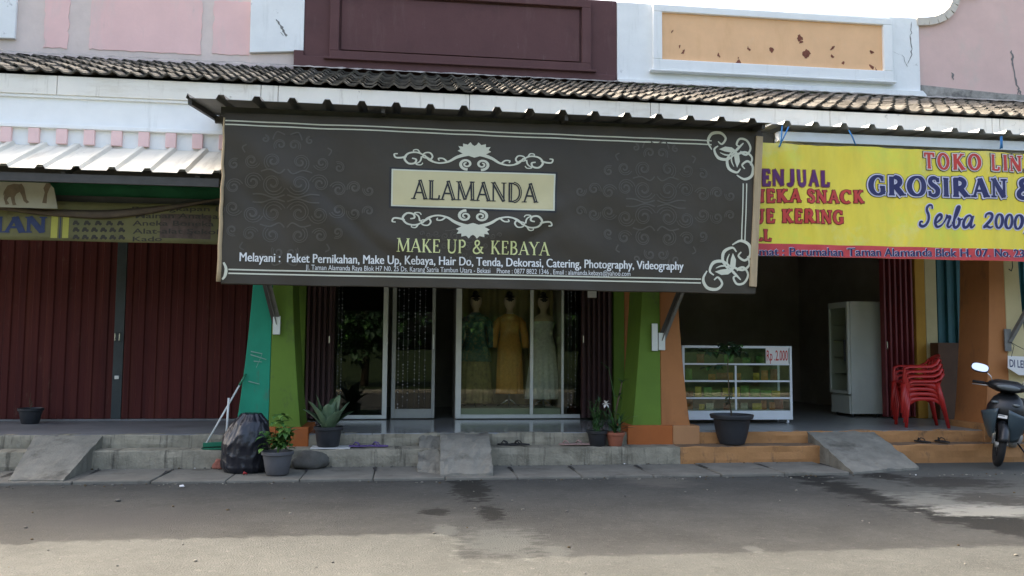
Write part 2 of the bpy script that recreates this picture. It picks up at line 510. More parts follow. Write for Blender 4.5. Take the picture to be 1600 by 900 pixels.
m_caseback = M('case_back', (.10, .12, .06), rough=.6, var=.4, scale=3, bump=.05, dirt=((.16, .13, .06), .35, 3, (1, 1, 2), .3))
m_shelf = M('shelf_board', (.32, .34, .28), rough=.4, var=.1, bump=.03)
m_scuff = M('chalky_scuff', (.20, .36, .29), rough=.9, var=.2, bump=0)
m_paper = M('paper', (.72, .71, .68), rough=.8, var=.06, bump=.03)
m_snkY = M('yellow_packet', (.55, .40, .06), rough=.4, var=.3, scale=16, bump=.1)
m_snkG = M('green_packet', (.12, .26, .06), rough=.4, var=.3, scale=16, bump=.1)
m_snkR = M('brown_packet', (.24, .07, .04), rough=.4, var=.3, scale=16, bump=.1)
m_rubber = M('tyre_rubber', (.016, .016, .016), rough=.85, var=.2, bump=.2)
m_chrome = M('chrome', (.60, .60, .60), rough=.2, var=.05, bump=0, metal=.9)
m_mirror = M('mirror_glass', (.9, .9, .9), rough=.02, var=0, bump=0, metal=1.0)
m_scblk = M('scooter_black', (.014, .015, .017), rough=.35, var=.15, bump=.02, spec=.5)
m_scblu = M('scooter_blue_grey', (.055, .08, .095), rough=.3, var=.08, bump=.02, spec=.5)
m_lamp = M('lamp_lens', (.10, .115, .12), rough=.15, var=.1, bump=0, spec=.6)
m_slpurple = M('purple_rubber', (.12, .075, .21), rough=.7, var=.1, bump=.05)
m_slblack = M('black_rubber', (.025, .023, .022), rough=.7, var=.1, bump=.05)
m_slpink = M('pale_rubber', (.34, .22, .19), rough=.7, var=.1, bump=.05)
m_tileplate = M('white_tile', (.6, .6, .57), rough=.4, var=.08, bump=.03)
m_greencl = M('green_canvas', (.018, .13, .058), rough=.8, var=.2, scale=3, bump=.15)
m_oldban = M('faded_banner', (.15, .14, .055), rough=.7, var=.2, scale=2, bump=.1, dirt=[((.10, .12, .06), .3, 1.3, (1, 1, 1), .1), ((.07, .055, .04), .25, 5, (1, 1, 1), .3)])
m_oldfold = M('banner_back', (.105, .08, .058), rough=.8, var=.25, scale=4, bump=.15, dirt=((.18, .15, .07), .25, 3, (1, 1, 2), .2))
m_oldink = M('faded_ink', (.05, .045, .035), rough=.8, var=.2, bump=0)
m_oldblue = M('faded_blue_ink', (.035, .05, .12), rough=.8, var=.2, bump=0)
m_oldyel = M('faded_yellow', (.42, .40, .08), rough=.8, var=.1, bump=0)
m_oldpic = M('faded_photo', (.10, .07, .055), rough=.8, var=.5, scale=9, bump=0)
m_boardE = M('poster_board', (.36, .34, .25), rough=.8, var=.12, scale=3, bump=.05)
m_eleph = M('poster_brown', (.16, .12, .075), rough=.8, var=.25, scale=10, bump=0)
m_roof = M('roof_slab', (.3, .3, .3), rough=.9, var=.1)
m_bark = M('bark', (.08, .06, .04), rough=.95, var=.3, bump=.4)


def roof_tile_mat():
    m = M('weathered_tile', (.135, .125, .108), rough=1.0, var=.28, scale=9, bump=.4, bscale=70,
          dirt=[((.030, .028, .026), .40, 2.2, (1, 1, 1), .35), ((.17, .155, .135), .25, 5, (1, 1, 1), .4)], spec=.05)
    t = m.node_tree
    b = t.nodes['Principled BSDF']
    src = b.inputs['Base Color'].links[0].from_socket
    tc = [n for n in t.nodes if n.type == 'TEX_COORD'][0]
    vm = t.nodes.new('ShaderNodeVectorMath')
    vm.operation = 'SNAP'
    vm.inputs[1].default_value = (.215, .3, 10)
    t.links.new(tc.outputs['Object'], vm.inputs[0])
    wn = t.nodes.new('ShaderNodeTexWhiteNoise')
    t.links.new(vm.outputs[0], wn.inputs['Vector'])
    mr = t.nodes.new('ShaderNodeMapRange')
    mr.inputs['To Min'].default_value = .55
    mr.inputs['To Max'].default_value = 1.25
    t.links.new(wn.outputs[0], mr.inputs['Value'])
    mm = t.nodes.new('ShaderNodeVectorMath')
    mm.operation = 'SCALE'
    t.links.new(src, mm.inputs[0])
    t.links.new(mr.outputs[0], mm.inputs['Scale'])
    t.links.new(mm.outputs[0], b.inputs['Base Color'])
    return m


m_tile = roof_tile_mat()

# ------------------------------------------------------------------ levels of the place
ZS, ZF = .235, .39             # step tread, porch floor
YS, YR = -.43, -.10            # step front, riser of the porch floor
YW, YF = 2.6, 1.9              # upper wall (set back above the tiled eave), shopfronts
FS, FO = 1.0901, -.131         # the facade's drawing scale: x * FS, z * FS + FO
PX = [-1.667, 3.333, 8.333]    # the pillars on the party walls
X0, X1 = -6.667, 13.333

# ------------------------------------------------------------------ ground and road
MB().grid(lambda u, v: Vector((-500 + 1000 * u, -600 + 1000 * v, -.03)), 4, 4, m_grass).build('ground')['kind'] = 'structure'


def road_fn(u, v):
    x, y = -60 + 120 * u, -12.8 + 13.2 * v
    return Vector((x, y, 0))


MB().grid(road_fn, 240, 27, m_asph).build('road', smooth='all')['kind'] = 'structure'
mb = MB()
mb.box(-60, -13.0, -.02, 60, -12.8, .1, m_conc)
mb.build('far_kerb', bevel=.015)['kind'] = 'structure'


def ragged(pts, amp, seg=.06, seed=1):
    out = []
    n = len(pts)
    for i in range(n):
        a, b = Vector(pts[i]), Vector(pts[(i + 1) % n])
        k = max(1, int((b - a).length / seg))
        for j in range(k):
            p = a.lerp(b, j / k)
            d = Vector((noise.noise((p.x * 9, p.y * 9, seed)), noise.noise((p.x * 9, p.y * 9, seed + 5)), 0)) * amp
            d += Vector((noise.noise((p.x * 33, p.y * 33, seed)), noise.noise((p.x * 33, p.y * 33, seed + 5)), 0)) * amp * .45
            out.append(p + d)
    return out


def road_patches(m, patches):
    """worn and stained patches of the road surface: ragged blobs where a noisy distance falls under 1"""
    t = m.node_tree
    b = t.nodes['Principled BSDF']
    src = b.inputs['Base Color'].links[0].from_socket
    tc = [n for n in t.nodes if n.type == 'TEX_COORD'][0]
    for (x0, y0, x1, y1, col, edge, nsc, nam, seed) in patches:
        if abs(x0) < 60:                     # given in metres: centre and radii
            cx_, cy_, rx, ry = x0, y0, x1, y1
        else:
            p, q = atz(x0, (y0 + y1) / 2), atz(x1, (y0 + y1) / 2)
            f, g = atz((x0 + x1) / 2, y0), atz((x0 + x1) / 2, y1)
            cx_, cy_ = (p.x + q.x) / 2, (f.y + g.y) / 2
            rx, ry = (q.x - p.x) / 2, abs(f.y - g.y) / 2
        vm = t.nodes.new('ShaderNodeVectorMath')
        vm.operation = 'SUBTRACT'
        vm.inputs[1].default_value = (cx_, cy_, 0)
        t.links.new(tc.outputs['Object'], vm.inputs[0])
        vs_ = t.nodes.new('ShaderNodeVectorMath')
        vs_.operation = 'MULTIPLY'
        vs_.inputs[1].default_value = (1 / rx, 1 / ry, 0)
        t.links.new(vm.outputs[0], vs_.inputs[0])
        ln = t.nodes.new('ShaderNodeVectorMath')
        ln.operation = 'LENGTH'
        t.links.new(vs_.outputs[0], ln.inputs[0])
        mp = t.nodes.new('ShaderNodeMapping')
        mp.inputs['Location'].default_value = (seed * 3.1, seed * 1.7, 0)
        mp.inputs['Scale'].default_value = (1, 1.8, 1)
        t.links.new(tc.outputs['Object'], mp.inputs[0])
        nz = t.nodes.new('ShaderNodeTexNoise')
        nz.inputs['Scale'].default_value = nsc
        nz.inputs['Detail'].default_value = 8
        nz.inputs['Roughness'].default_value = .7
        t.links.new(mp.outputs[0], nz.inputs['Vector'])
        ma = t.nodes.new('ShaderNodeMath')
        ma.operation = 'MULTIPLY_ADD'
        ma.inputs[1].default_value = nam
        t.links.new(nz.outputs[0], ma.inputs[0])
        t.links.new(ln.outputs['Value'], ma.inputs[2])
        mr = t.nodes.new('ShaderNodeMapRange')
        mr.inputs['From Min'].default_value = .9 + nam * .5 + edge
        mr.inputs['From Max'].default_value = .9 + nam * .5 - edge
        t.links.new(ma.outputs[0], mr.inputs['Value'])
        mx = t.nodes.new('ShaderNodeMix')
        mx.data_type = 'RGBA'
        t.links.new(mr.outputs[0], mx.inputs[0])
        t.links.new(src, mx.inputs[6])
        mx.inputs[7].default_value = (*col, 1)
        src = mx.outputs[2]
    t.links.new(src, b.inputs['Base Color'])


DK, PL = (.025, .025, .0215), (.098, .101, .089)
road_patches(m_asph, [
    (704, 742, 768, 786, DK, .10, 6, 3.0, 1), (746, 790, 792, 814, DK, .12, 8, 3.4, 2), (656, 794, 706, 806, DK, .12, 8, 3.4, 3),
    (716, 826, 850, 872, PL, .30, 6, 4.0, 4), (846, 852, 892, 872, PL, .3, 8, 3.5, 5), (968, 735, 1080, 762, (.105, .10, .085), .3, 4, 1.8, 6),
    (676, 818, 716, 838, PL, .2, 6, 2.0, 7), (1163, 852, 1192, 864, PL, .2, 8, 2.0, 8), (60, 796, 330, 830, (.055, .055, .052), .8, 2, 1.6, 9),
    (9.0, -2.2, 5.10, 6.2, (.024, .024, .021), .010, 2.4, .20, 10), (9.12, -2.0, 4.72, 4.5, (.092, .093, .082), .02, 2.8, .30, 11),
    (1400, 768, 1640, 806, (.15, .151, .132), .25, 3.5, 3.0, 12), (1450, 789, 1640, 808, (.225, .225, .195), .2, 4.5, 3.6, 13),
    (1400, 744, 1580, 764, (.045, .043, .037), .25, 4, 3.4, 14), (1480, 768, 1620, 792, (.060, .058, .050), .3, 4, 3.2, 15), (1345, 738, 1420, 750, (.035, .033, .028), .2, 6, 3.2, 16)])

# drain covers: a strip of concrete slabs between road and steps
slab = None
xs = -9.0
k = 0
while xs < 4.6:
    wd = .80 + rnd.uniform(-.06, .06)
    mb = MB()
    tw = rnd.uniform(-.012, .012)
    mb.box(xs + .004, -1.36 + tw, -.02, xs + wd - .004, YS - .02, .03 + rnd.uniform(-.006, .008), m_drain)
    # broken corner lifting hole
    o = mb.build('drain_slab', bevel=.012)
    o.rotation_euler.z = 0
    o.location.z = 0
    tag(o, 'grey concrete drain cover slab laid between the road and the shop steps', 'drain cover', 'drain cover slabs along the road')
    if k % 1 == 0:
        h = MB()
        yh = -.62 + rnd.uniform(-.08, .05)
        h.add([Vector(p) for p in ((xs + wd - .035, yh, .0395), (xs + wd + .0, yh - .30, .0395), (xs + wd + .012, yh - .28, .0395), (xs + wd + .02, yh + .03, .0395))], [(0, 1, 2, 3)], m_gap)
        h.build('lifting_hole', o)
    xs += wd
    k += 1

# ------------------------------------------------------------------ the shop row: one building per painted front
b_pink = thing('shop_building', 'pink shop front on the left with white panels and closed red folding shutters', 'shop building', (-4.2, 2, 0))
b_mar = thing('shop_building', 'maroon shop front in the middle, behind the long dark bridal banner', 'shop building', (.8, 2, 0))
b_peach = thing('shop_building', 'white shop front with an orange recessed panel, open at street level', 'shop building', (5.8, 2, 0))
b_right = thing('shop_building', 'faded pink shop front with curved coping at the right edge of the row', 'shop building', (10.8, 2, 0))
UNITS = [(b_pink, X0, PX[0]), (b_mar, PX[0], PX[1]), (b_peach, PX[1], PX[2]), (b_right, PX[2], X1)]


def wall_profile(name, parent, prof, y0, y1, m):
    mb = MB()
    mb.prism(prof, 'y', y0, y1, m)
    return mb.facade().build(name, parent, bevel=.008)


# upper walls with parapets
XL, XM0, XM1, XP1 = -5.53, -1.555, 3.146, 8.136
wall_profile('upper_wall', b_pink, [(-9, 5.3), (-2.325, 5.3), (-2.325, 6.62), (-9, 6.62)], YW + .06, YW + .35, m_pinkbase)
og = [(-2.325 + .75 * t, 6.62 + .25 * (.5 - .5 * math.cos(PI * t))) for t in [i / 10 for i in range(11)]]
wall_profile('white_pilaster', b_pink, [(-2.322, 5.715), (-1.56, 5.775)] + [(-1.56, og[-1][1])] + og[::-1][1:] + [], YW - .03, YW + .35, m_whitewall)
wall_profile('plaster_strip', b_pink, [(-2.33, 5.2), (-1.69, 5.2), (-1.69, 5.76), (-2.33, 5.712)], YW + .03, YW + .3, m_pinkbase)
wall_profile('white_panel', b_pink, [(-9, 5.74), (-5.53, 5.755), (-5.53, 6.8), (-9, 6.8)], YW - .0, YW + .058, m_whitewall)
mb = MB()
for (x0, x1) in ((-5.16, -4.84), (-4.55, -3.02), (-2.86, -2.335)):
    pts = ragged([(x0, 0, 0), (x1, 0, 0), (x1, .80, 0), (x0, .80, 0)], .03, .05, int(x0 * 10))
    zb = 5.665 + (x0 + 5.2) * .012
    mb.prism([(p.x, zb + p.y) for p in pts], 'y', YW + .050, YW + .0595, m_pink)
mb.facade().build('pink_paint_panel', b_pink)

wall_profile('upper_wall', b_mar, [(-1.552, 5.2), (3.14, 5.2), (3.14, 6.82), (-1.552, 6.82)], YW - .02, YW + .35, m_maroon)
wall_profile('base_course', b_mar, [(-1.69, 5.2), (3.1, 5.2), (3.1, 5.63), (2.6, 5.66), (-1.55, 5.70), (-1.55, 5.775), (-1.69, 5.775)], YW - .07, YW - .022, m_maroon)
mb = MB()
for a in ((-1.18, 5.69, 2.72, 5.79), (-1.18, 6.66, 2.72, 6.78), (-1.18, 5.79, -1.05, 6.66), (2.58, 5.79, 2.72, 6.66)):
    mb.box(a[0], YW - .10, a[1], a[2], YW - .018, a[3], m_maroon)
mb.box(-1.26, YW - .125, 5.655, 2.80, YW - .018, 5.688, m_maroon)
mb.facade().build('panel_frame', b_mar, bevel=.008)
mb = MB()
mb.box(-1.02, YW - .05, 5.82, 2.55, YW - .019, 6.63, m_maroon)
mb.facade().build('recessed_panel', b_mar, bevel=.006)

arc = [(8.14, 6.83), (8.30, 6.835), (8.45, 6.87), (8.58, 6.93), (8.68, 7.02), (8.745, 7.13), (8.78, 7.25)]
wall_profile('upper_wall', b_peach, [(3.142, 5.2), (8.134, 5.2), (8.134, 6.83), (5.2, 6.81), (3.142, 6.80)], YW - .04, YW + .35, m_whitewall)
wall_profile('base_course', b_peach, [(3.15, 5.2), (8.2, 5.2), (8.2, 5.555), (8.14, 5.62), (3.15, 5.58)], YW - .10, YW - .042, m_whitewall)
mb = MB()
fx0, fx1, fz0, fz1 = 3.69, 7.62, 5.745, 6.765
px0, px1, pz0, pz1 = 3.83, 7.47, 5.905, 6.655
mb.box(fx0, YW - .13, fz0, fx1, YW - .038, pz0, m_white)
mb.box(fx0, YW - .13, pz1, fx1, YW - .038, fz1, m_white)
mb.box(fx0, YW - .13, pz0, px0, YW - .038, pz1, m_white)
mb.box(px1, YW - .13, pz0, fx1, YW - .038, pz1, m_white)
mb.box(fx0 - .05, YW - .15, fz0 - .035, fx1 + .05, YW - .038, fz0 - .002, m_white)
mb.facade().build('panel_frame', b_peach, bevel=.012)
mb = MB()
mb.box(px0 - .01, YW - .075, pz0 - .01, px1 + .01, YW - .041, pz1 + .01, m_peach)
pan = mb.facade().build('orange_panel', b_peach)
mb = MB()
chips = [(1249, 61, 7), (1258, 84, 9), (1154, 97, 6), (1206, 78, 4), (1169, 75, 4), (1123, 87, 5), (1067, 80, 5), (1049, 48, 3), (1062, 73, 3),
         (1300, 73, 5), (1302, 87, 3), (1318, 98, 5), (1363, 80, 3), (1362, 103, 5), (1368, 106, 3), (1154, 89, 2), (1066, 98, 3), (1252, 67, 4)]
for i, (x, y, r) in enumerate(chips):
    c = at(x, y, YW - .08)
    c.x, c.z = c.x / FS, (c.z - FO) / FS
    pts = ragged([(c.x + r * .0062 * math.cos(a) * (1 + .5 * math.sin(i * 2.3 + a)), c.z + r * .0085 * math.sin(a), 0) for a in [j * PI / 4 for j in range(8)]], .05, .012, i)
    mb.prism([(p.x, p.y) for p in pts], 'y', YW - .0785 - i * .0001, YW - .07, m_chip)
mb.facade().build('bare_patches', pan)['kind'] = 'stuff'


def crack(mb, pix, Y, wd, m=m_crack, seed=0):
    pts = [at(x, y, Y) for x, y in pix]
    for p in pts:
        p.x, p.z = p.x / FS, (p.z - FO) / FS
    L = []
    for i in range(len(pts) - 1):
        for j in range(6):
            p = pts[i].lerp(pts[i + 1], j / 6)
            p.x += noise.noise((p.x * 7, p.z * 25, seed)) * .035
            L.append(p)
    L.append(pts[-1])
    vs = []
    for i, p in enumerate(L):
        ww = wd * (.35 + .9 * abs(noise.noise((i * .6, seed, 2)))) * (1 if 0 < i < len(L) - 1 else .2)
        vs += [Vector((p.x - ww, Y, p.z)), Vector((p.x + ww, Y, p.z))]
    mb.add(vs, [(2 * i, 2 * i + 1, 2 * i + 3, 2 * i + 2) for i in range(len(L) - 1)], m)


mb = MB()
crack(mb, [(1424, 34), (1423, 60), (1425, 85), (1418, 100)], YW - .044, .012, seed=1)
crack(mb, [(1392, 80), (1410, 86), (1418, 105)], YW - .0445, .008, seed=2)
mb.facade().build('wall_crack', b_peach)
mb = MB()
crack(mb, [(432, 30), (440, 42), (447, 57)], YW - .034, .03, seed=3)
crack(mb, [(437, 50), (443, 56)], YW - .0345, .012, seed=4)
mb.facade().build('bare_patch', b_pink)

wall_profile('upper_wall', b_right, [(8.138, 5.2), (13.4, 5.2), (13.4, 8.0), (10, 8.0), (9.2, 7.34), (8.9, 7.34), (8.79, 7.26)] + arc[::-1][1:], YW + .0, YW + .35, m_pinkr)
mb = MB()
cop = [(8.10, 6.80)] + [(x, z - .02) for x, z in arc[1:]] + [(8.9, 7.33)]
for i in range(len(cop) - 1):
    a, b = cop[i], cop[i + 1]
    d = Vector((b[0] - a[0], 0, b[1] - a[1])).normalized()
    nn = Vector((-d.z, 0, d.x))
    mb.prism([(a[0] - nn.x * .09, a[1] - nn.z * .09), (b[0] - nn.x * .09, b[1] - nn.z * .09), (b[0] + nn.x * .035, b[1] + nn.z * .035), (a[0] + nn.x * .035, a[1] + nn.z * .035)],
             'y', YW - .06 - i * .0007, YW + .37, m_copeT)
mb.box(8.9, YW - .05, 7.24, 9.2, YW + .37, 7.36, m_copeT)
mb.facade().build('curved_coping', b_right)
mb = MB()
crack(mb, [(1580, 78), (1583, 100), (1588, 130), (1594, 145), (1600, 152)], YW - .004, .03, seed=7)
crack(mb, [(1488, 113), (1490, 125)], YW - .0045, .03, seed=8)
crack(mb, [(1592, 136), (1590, 148)], YW - .005, .025, seed=9)
mb.facade().build('wall_crack', b_right)
mb = MB()
mb.prism([(8.15, 5.4), (13, 5.4), (13, 5.62), (9.6, 5.66), (8.15, 5.735)], 'y', YW - .03, YW - .002, m_cope)
mb.facade().build('mortar_skirt', b_right)

# structure behind: roof slabs, party walls, back walls, porch ceilings
for i, (b, xa, xb) in enumerate(UNITS):
    xa2, xb2 = (xa - 2.5 if i == 0 else xa + .003), xb - .003
    MB().box(xa2, YW + .352, 6.0, xb2, 8.0, 6.2, m_roof).build('roof_slab', b)
    MB().box(xa2, YF, 4.0, xb2, 6.0, 4.15, m_room).build('ceiling', b)
    MB().box(xa2, 6.0, ZF, xb2, 6.2, 5.9, m_room).build('back_wall', b)
    MB().box(xa2, .20, 4.0, xb2, YF - .005, 4.1, m_ceil).build('porch_ceiling', b)
    MB().box(xa2, YW + .1, 4.16, xb2, YW + .34, 5.45, m_room).build('inner_wall', b)
    MB().box(xa2, YF + .05, 3.0, xb2, YF + .2, 3.995, m_room).build('shopfront_head', b)
    # front beam under the eave
    MB().box(xa2, .02, 3.90, xb2, .19, 4.56, m_white).build('front_beam', b)
for i, X in enumerate(PX):
    MB().box(X - .09, YF + .25, ZF, X + .09, 5.99, 3.99, m_room).build('party_wall', UNITS[i][0])
MB().box(X0 - 2.5, YF, ZF, X0 - 2.3, 6, 4, m_room).build('party_wall', b_pink)

# mouldings on the left front beam
mb = MB()
mb.box(X0 - 2, -.035, 4.115, PX[0] - .02, .018, 4.165, m_white)
mb.box(X0 - 2, -.012, 4.50, PX[0] - .02, .018, 4.535, m_white)
mb.build('moulding', b_pink, bevel=.006)
mb = MB()
x = at(2, 210, 0).x - .322 * 8
while x < -1.9:
    MB().box(x, -.028, 3.925, x + .125, .018, 4.112, m_pinkd).build('pink_block', b_pink, bevel=.004)
    x += .3215

# tiled eave: rows of wavy tiles
ze0, ze1 = 4.785, 5.845
slope = math.atan2(ze1 - ze0, YW + .05)
NR = 8
for bi, (b, xa, xb) in enumerate(UNITS):
    xa2 = {0: -9.2, 1: PX[0], 2: PX[1], 3: PX[2]}[bi]
    mb = MB()
    per = .215
    L = math.hypot(YW + .08, ze1 - ze0) / NR
    n0, n1 = round(xa2 / per), round(xb / per)
    for r in range(NR):
        s0 = r * L
        for t in range(n0, n1):
            dz, dr, tw = rnd.uniform(-.006, .008), rnd.uniform(-.012, .012), rnd.uniform(-.012, .012)
            pts = []
            K = 8
            for side in (0, 1):
                for q in range(K + 1):
                    u = q / K
                    x = (t + u) * per
                    hgt = .022 * math.cos(2 * PI * u) + .008 * math.cos(4 * PI * u)
                    for e in (0, 1):
                        s = s0 + dr + e * (L + .05)
                        h = hgt + dz + tw * (u - .5) + (.046 if e == 0 else .004) - side * .022
                        y = -.07 + s * math.cos(slope) - h * math.sin(slope)
                        z = ze0 + s * math.sin(slope) + h * math.cos(slope)
                        pts.append(Vector((x, y, z)))
            n = (K + 1) * 2
            fs = []
            for q in range(K):
                a = q * 2
                fs.append((a, a + 2, a + 3, a + 1))
                fs.append((n + a, n + a + 1, n + a + 3, n + a + 2))
                fs.append((a, n + a, n + a + 2, a + 2))
            fs.append((0, 1, n + 1, n))
            fs.append((2 * K, n + 2 * K, n + 2 * K + 1, 2 * K + 1))
            mb.add(pts, fs, m_tile)
    mb.build('tiled_eave', b)
    mb = MB()
    s = -.02
    mb.prism([(.06, ze0 - .005), (YW + .1, ze1 - .015), (YW + .1, ze1 - .05), (.06, ze0 - .04)], 'x', max(xa2, -9.2) + .002, xb - .002, m_gap)
    mb.build('roof_underlay', b)
    # mortar fillet against the wall
    mb = MB()
    nn = 60
    xa3, xb3 = max(xa2, -9.2), xb
    mb.grid(lambda u, v: Vector((xa3 + (xb3 - xa3) * u, YW - .04 - .16 * v + .02 * noise.noise((u * 60, v, bi)), ze1 + .085 - .075 * v + .02 * noise.noise((u * 40, v * 3, bi + 3)))), nn, 3, m_cope)
    mb.build('mortar_fillet', b, smooth=True)
    # fascia boards
    mb = MB()
    xj = xa3
    while xj < xb3:
        xe = min(xb3, xj + 2.44)
        mb.box(xj + .004, -.03, 4.535 + rnd.uniform(-.004, .004), xe - .004, .0, ze0 - .012, m_board)
        xj = xe
    mb.build('fascia_board', b, bevel=.003)

# ------------------------------------------------------------------ steps, porch floors, ramps
ZD = .03


def rough_solid(mb, x0, x1, y0, y1, z0, z1, m, mt=None, amp=.01, seg=.07, seed=0):
    """block with worn, uneven top and front, open underneath"""
    nx = max(2, int((x1 - x0) / seg))
    prof = [(y0, z0), (y0 - .004, z0 + (z1 - z0) * .35), (y0, z0 + (z1 - z0) * .7), (y0 + .006, z1 - .012), (y0 + .02, z1), (y0 + (y1 - y0) * .5, z1 + .002), (y1, z1)]

    def fn(i, j):
        x = x0 + (x1 - x0) * i / nx
        y, z = prof[j]
        k = noise.noise((x * 4.1, j * .9 + seed, z * 6)) + .6 * noise.noise((x * 14, j * 1.7 + seed, 3))
        return Vector((x, y - k * amp * (1 if j < 5 else .2), z + (k * amp * .7 if 2 < j < 6 else 0)))
    vs = [fn(i, j) for j in range(len(prof)) for i in range(nx + 1)]
    w_ = nx + 1
    for j in range(len(prof) - 1):
        mb.add(vs, [], m)
        base = len(mb.v) - len(vs)
        mm = mb.mi((mt or m) if j >= 4 else m)
        for i in range(nx):
            mb.f.append([base + j * w_ + i, base + j * w_ + i + 1, base + (j + 1) * w_ + i + 1, base + (j + 1) * w_ + i])
            mb.m.append(mm)
    for i, flip in ((0, True), (nx, False)):
        vs2 = [fn(i, j) for j in range(len(prof))] + [Vector((x0 if i == 0 else x1, y1, z0))]
        f = list(range(len(vs2)))
        mb.add(vs2, [f if flip else f[::-1]], m)


def steps(b, x0, x1, m, mt, seed, gaps=()):
    mb = MB()
    rough_solid(mb, x0, x1, YS, YR + .05, -.02, ZS, m, mt, .022, seed=seed)
    mb.build('lower_step', b, smooth=True)
    mb = MB()
    rough_solid(mb, x0, x1, YR, YR + .2, ZS - .02, ZF - .004, m, m, .018, seed=seed + 7)
    mb.build('upper_step', b, smooth=True)


steps(b_pink, X0 - 2.4, PX[0] - .0, m_step, m_step, 1)
steps(b_mar, PX[0] + .003, 3.46, m_step, m_step, 2)
steps(b_peach, 3.463, PX[2], m_stepor, m_treador, 3)
steps(b_right, PX[2] + .003, X1, m_stepor, m_treador, 4)
for (b, xa, xb), m in zip(UNITS, (m_cemfl, m_tilefl, m_roomfl, m_roomfl)):
    xa2 = xa - 2.4 if b is b_pink else xa
    MB().box(xa2 + .002, YR + .02, ZF - .1, xb - .002, 6.0, ZF, m).build('porch_floor', b)


def ramp(b, bl, br, tl, tr, m, name='ramp', amp=.012, mid=None, seed=0):
    """sloping slab: bottom and top corners at ground and at the porch edge"""
    mb = MB()
    n = 14
    top = [[None] * (n + 1) for _ in range(n + 1)]
    for j in range(n + 1):
        v = j / n
        for i in range(n + 1):
            u = i / n
            a = bl.lerp(br, u)
            c = tl.lerp(tr, u)
            p = a.lerp(c, v)
            if mid:
                p.z += mid * math.sin(PI * v)
            p.z += amp * noise.noise((p.x * 5, p.y * 5, seed)) + .5 * amp * noise.noise((p.x * 17, p.y * 17, seed))
            if i in (0, n):
                p.x += .018 * noise.noise((p.y * 8, seed, i))
            if j == 0:
                p.y += .05 * noise.noise((p.x * 6, seed, 1))
            top[j][i] = p
    vs = [top[j][i] for j in range(n + 1) for i in range(n + 1)]
    mb.add(vs, [(j * (n + 1) + i, j * (n + 1) + i + 1, (j + 1) * (n + 1) + i + 1, (j + 1) * (n + 1) + i) for j in range(n) for i in range(n)], m)
    for line, fl in (([top[j][0] for j in range(n + 1)], 1), ([top[j][n] for j in range(n + 1)], 0), (top[0], 0)):
        vv = list(line) + [Vector((p.x, p.y, -.02)) for p in line]
        k = len(line)
        mb.add(vv, [((i, k + i, k + i + 1, i + 1) if not fl else (i, i + 1, k + i + 1, k + i)) for i in range(k - 1)], m)
    return mb.build(name, b)


tz = ZF - .003
ramp(b_pink, atz(14, 750, .04), atz(98, 751, .04), Vector((-4.36, YR + .03, tz)), Vector((at(160, 681, YR).x, YR + .03, tz)), m_conc, seed=1)
ramp(b_mar, atz(688, 741, .05), atz(770, 739, .06), Vector((at(688, 680, YR).x, YR + .03, tz)), Vector((at(762, 679, YR).x, YR + .03, tz)), m_conc, amp=.03, mid=.11, seed=2)
ramp(b_mar, atz(652, 738, .03), atz(690, 741, .03), Vector((at(655, 683, YR).x, YR + .02, tz - .04)), Vector((at(687, 682, YR).x, YR + .02, tz - .03)), m_conc, name='broken_ramp_edge', amp=.05, mid=-.02, seed=12)
ramp(b_peach, atz(1332, 737, .03), atz(1436, 730, .03), Vector((at(1262, 677, YR).x, YR + .03, tz)), Vector((at(1366, 676, YR).x, YR + .03, tz)), m_conc, amp=.018, seed=3)
# low orange wedge beside the right ramp
mb = MB()
a, b_, c = atz(1290, 724, .02), atz(1330, 736, .02), at(1262, 678, YR)
mb.add([Vector((c.x - .01, YS, ZS - .01)), Vector((a.x - .02, YS - .02, .0)), Vector((b_.x + .02, b_.y - .01, .0)), Vector((c.x + .03, YR, tz - .008)), Vector((c.x + .05, YR, 0.0))],
       [(0, 1, 2), (0, 2, 3), (2, 4, 3)], m_stepor)
mb.build('ramp_side', b_peach)

# ------------------------------------------------------------------ pillars on the party walls
HW = [(.40, .40), (.5, .385), (.8, .350), (1.2, .312), (1.6, .280), (2.0, .255), (2.4, .235), (3.0, .215), (3.95, .20)]


def pillar(X, ml, mr, mside_l, mside_r, label, zb=.47):
    t = thing('pillar', label, 'pillar', (X, 0, 0))
    for s, m, ms, nm in ((-1, ml, mside_l, 'painted_half'), (1, mr, mside_r, 'painted_half')):
        mb = MB()
        d = .62
        vs, fs = [], []
        for z, h in HW:
            z = max(z, zb - .02)
            yf = -.05 * (h - .2) / .2
            vs += [Vector((X + s * .0015, yf, z)), Vector((X + s * h, yf, z)), Vector((X + s * h, d, z)), Vector((X + s * .0015, d, z))]
        n = len(HW)
        mb.add(vs, [], m)
        for j in range(n - 1):
            a, c = j * 4, j * 4 + 4
            for q, mm in ((0, m), (1, ms), (2, m), (3, m)):
                f = [a + q, a + (q + 1) % 4, c + (q + 1) % 4, c + q]
                mb.f.append(f if s > 0 else f[::-1])
                mb.m.append(mb.mi(mm))
        mb.build(nm, t, bevel=.008)
    return t


p1 = pillar(PX[0], m_teal, m_lime, m_teal, m_lime, 'flared pillar painted teal green on one half and lime on the other')
p2 = pillar(PX[1], m_lime, m_orange, m_lime, m_orange, 'flared pillar painted lime on one half and orange on the other')
p3 = pillar(PX[2], m_orange, m_creamw, m_orange, m_creamw, 'flared pillar painted orange and cream behind the parked scooter')


def plinth(t, X, ml, mr, xs, hw=.475):
    mb = MB()
    mb.box(X - hw, -.13, ZS - .03, xs - .002, .66, .475, ml)
    o = mb.build('plinth', t, bevel=.01)
    mb = MB()
    mb.box(xs + .001, -.125, ZS - .03, X + hw + .02, .66, .47, mr)
    mb.build('plinth', t, bevel=.012)


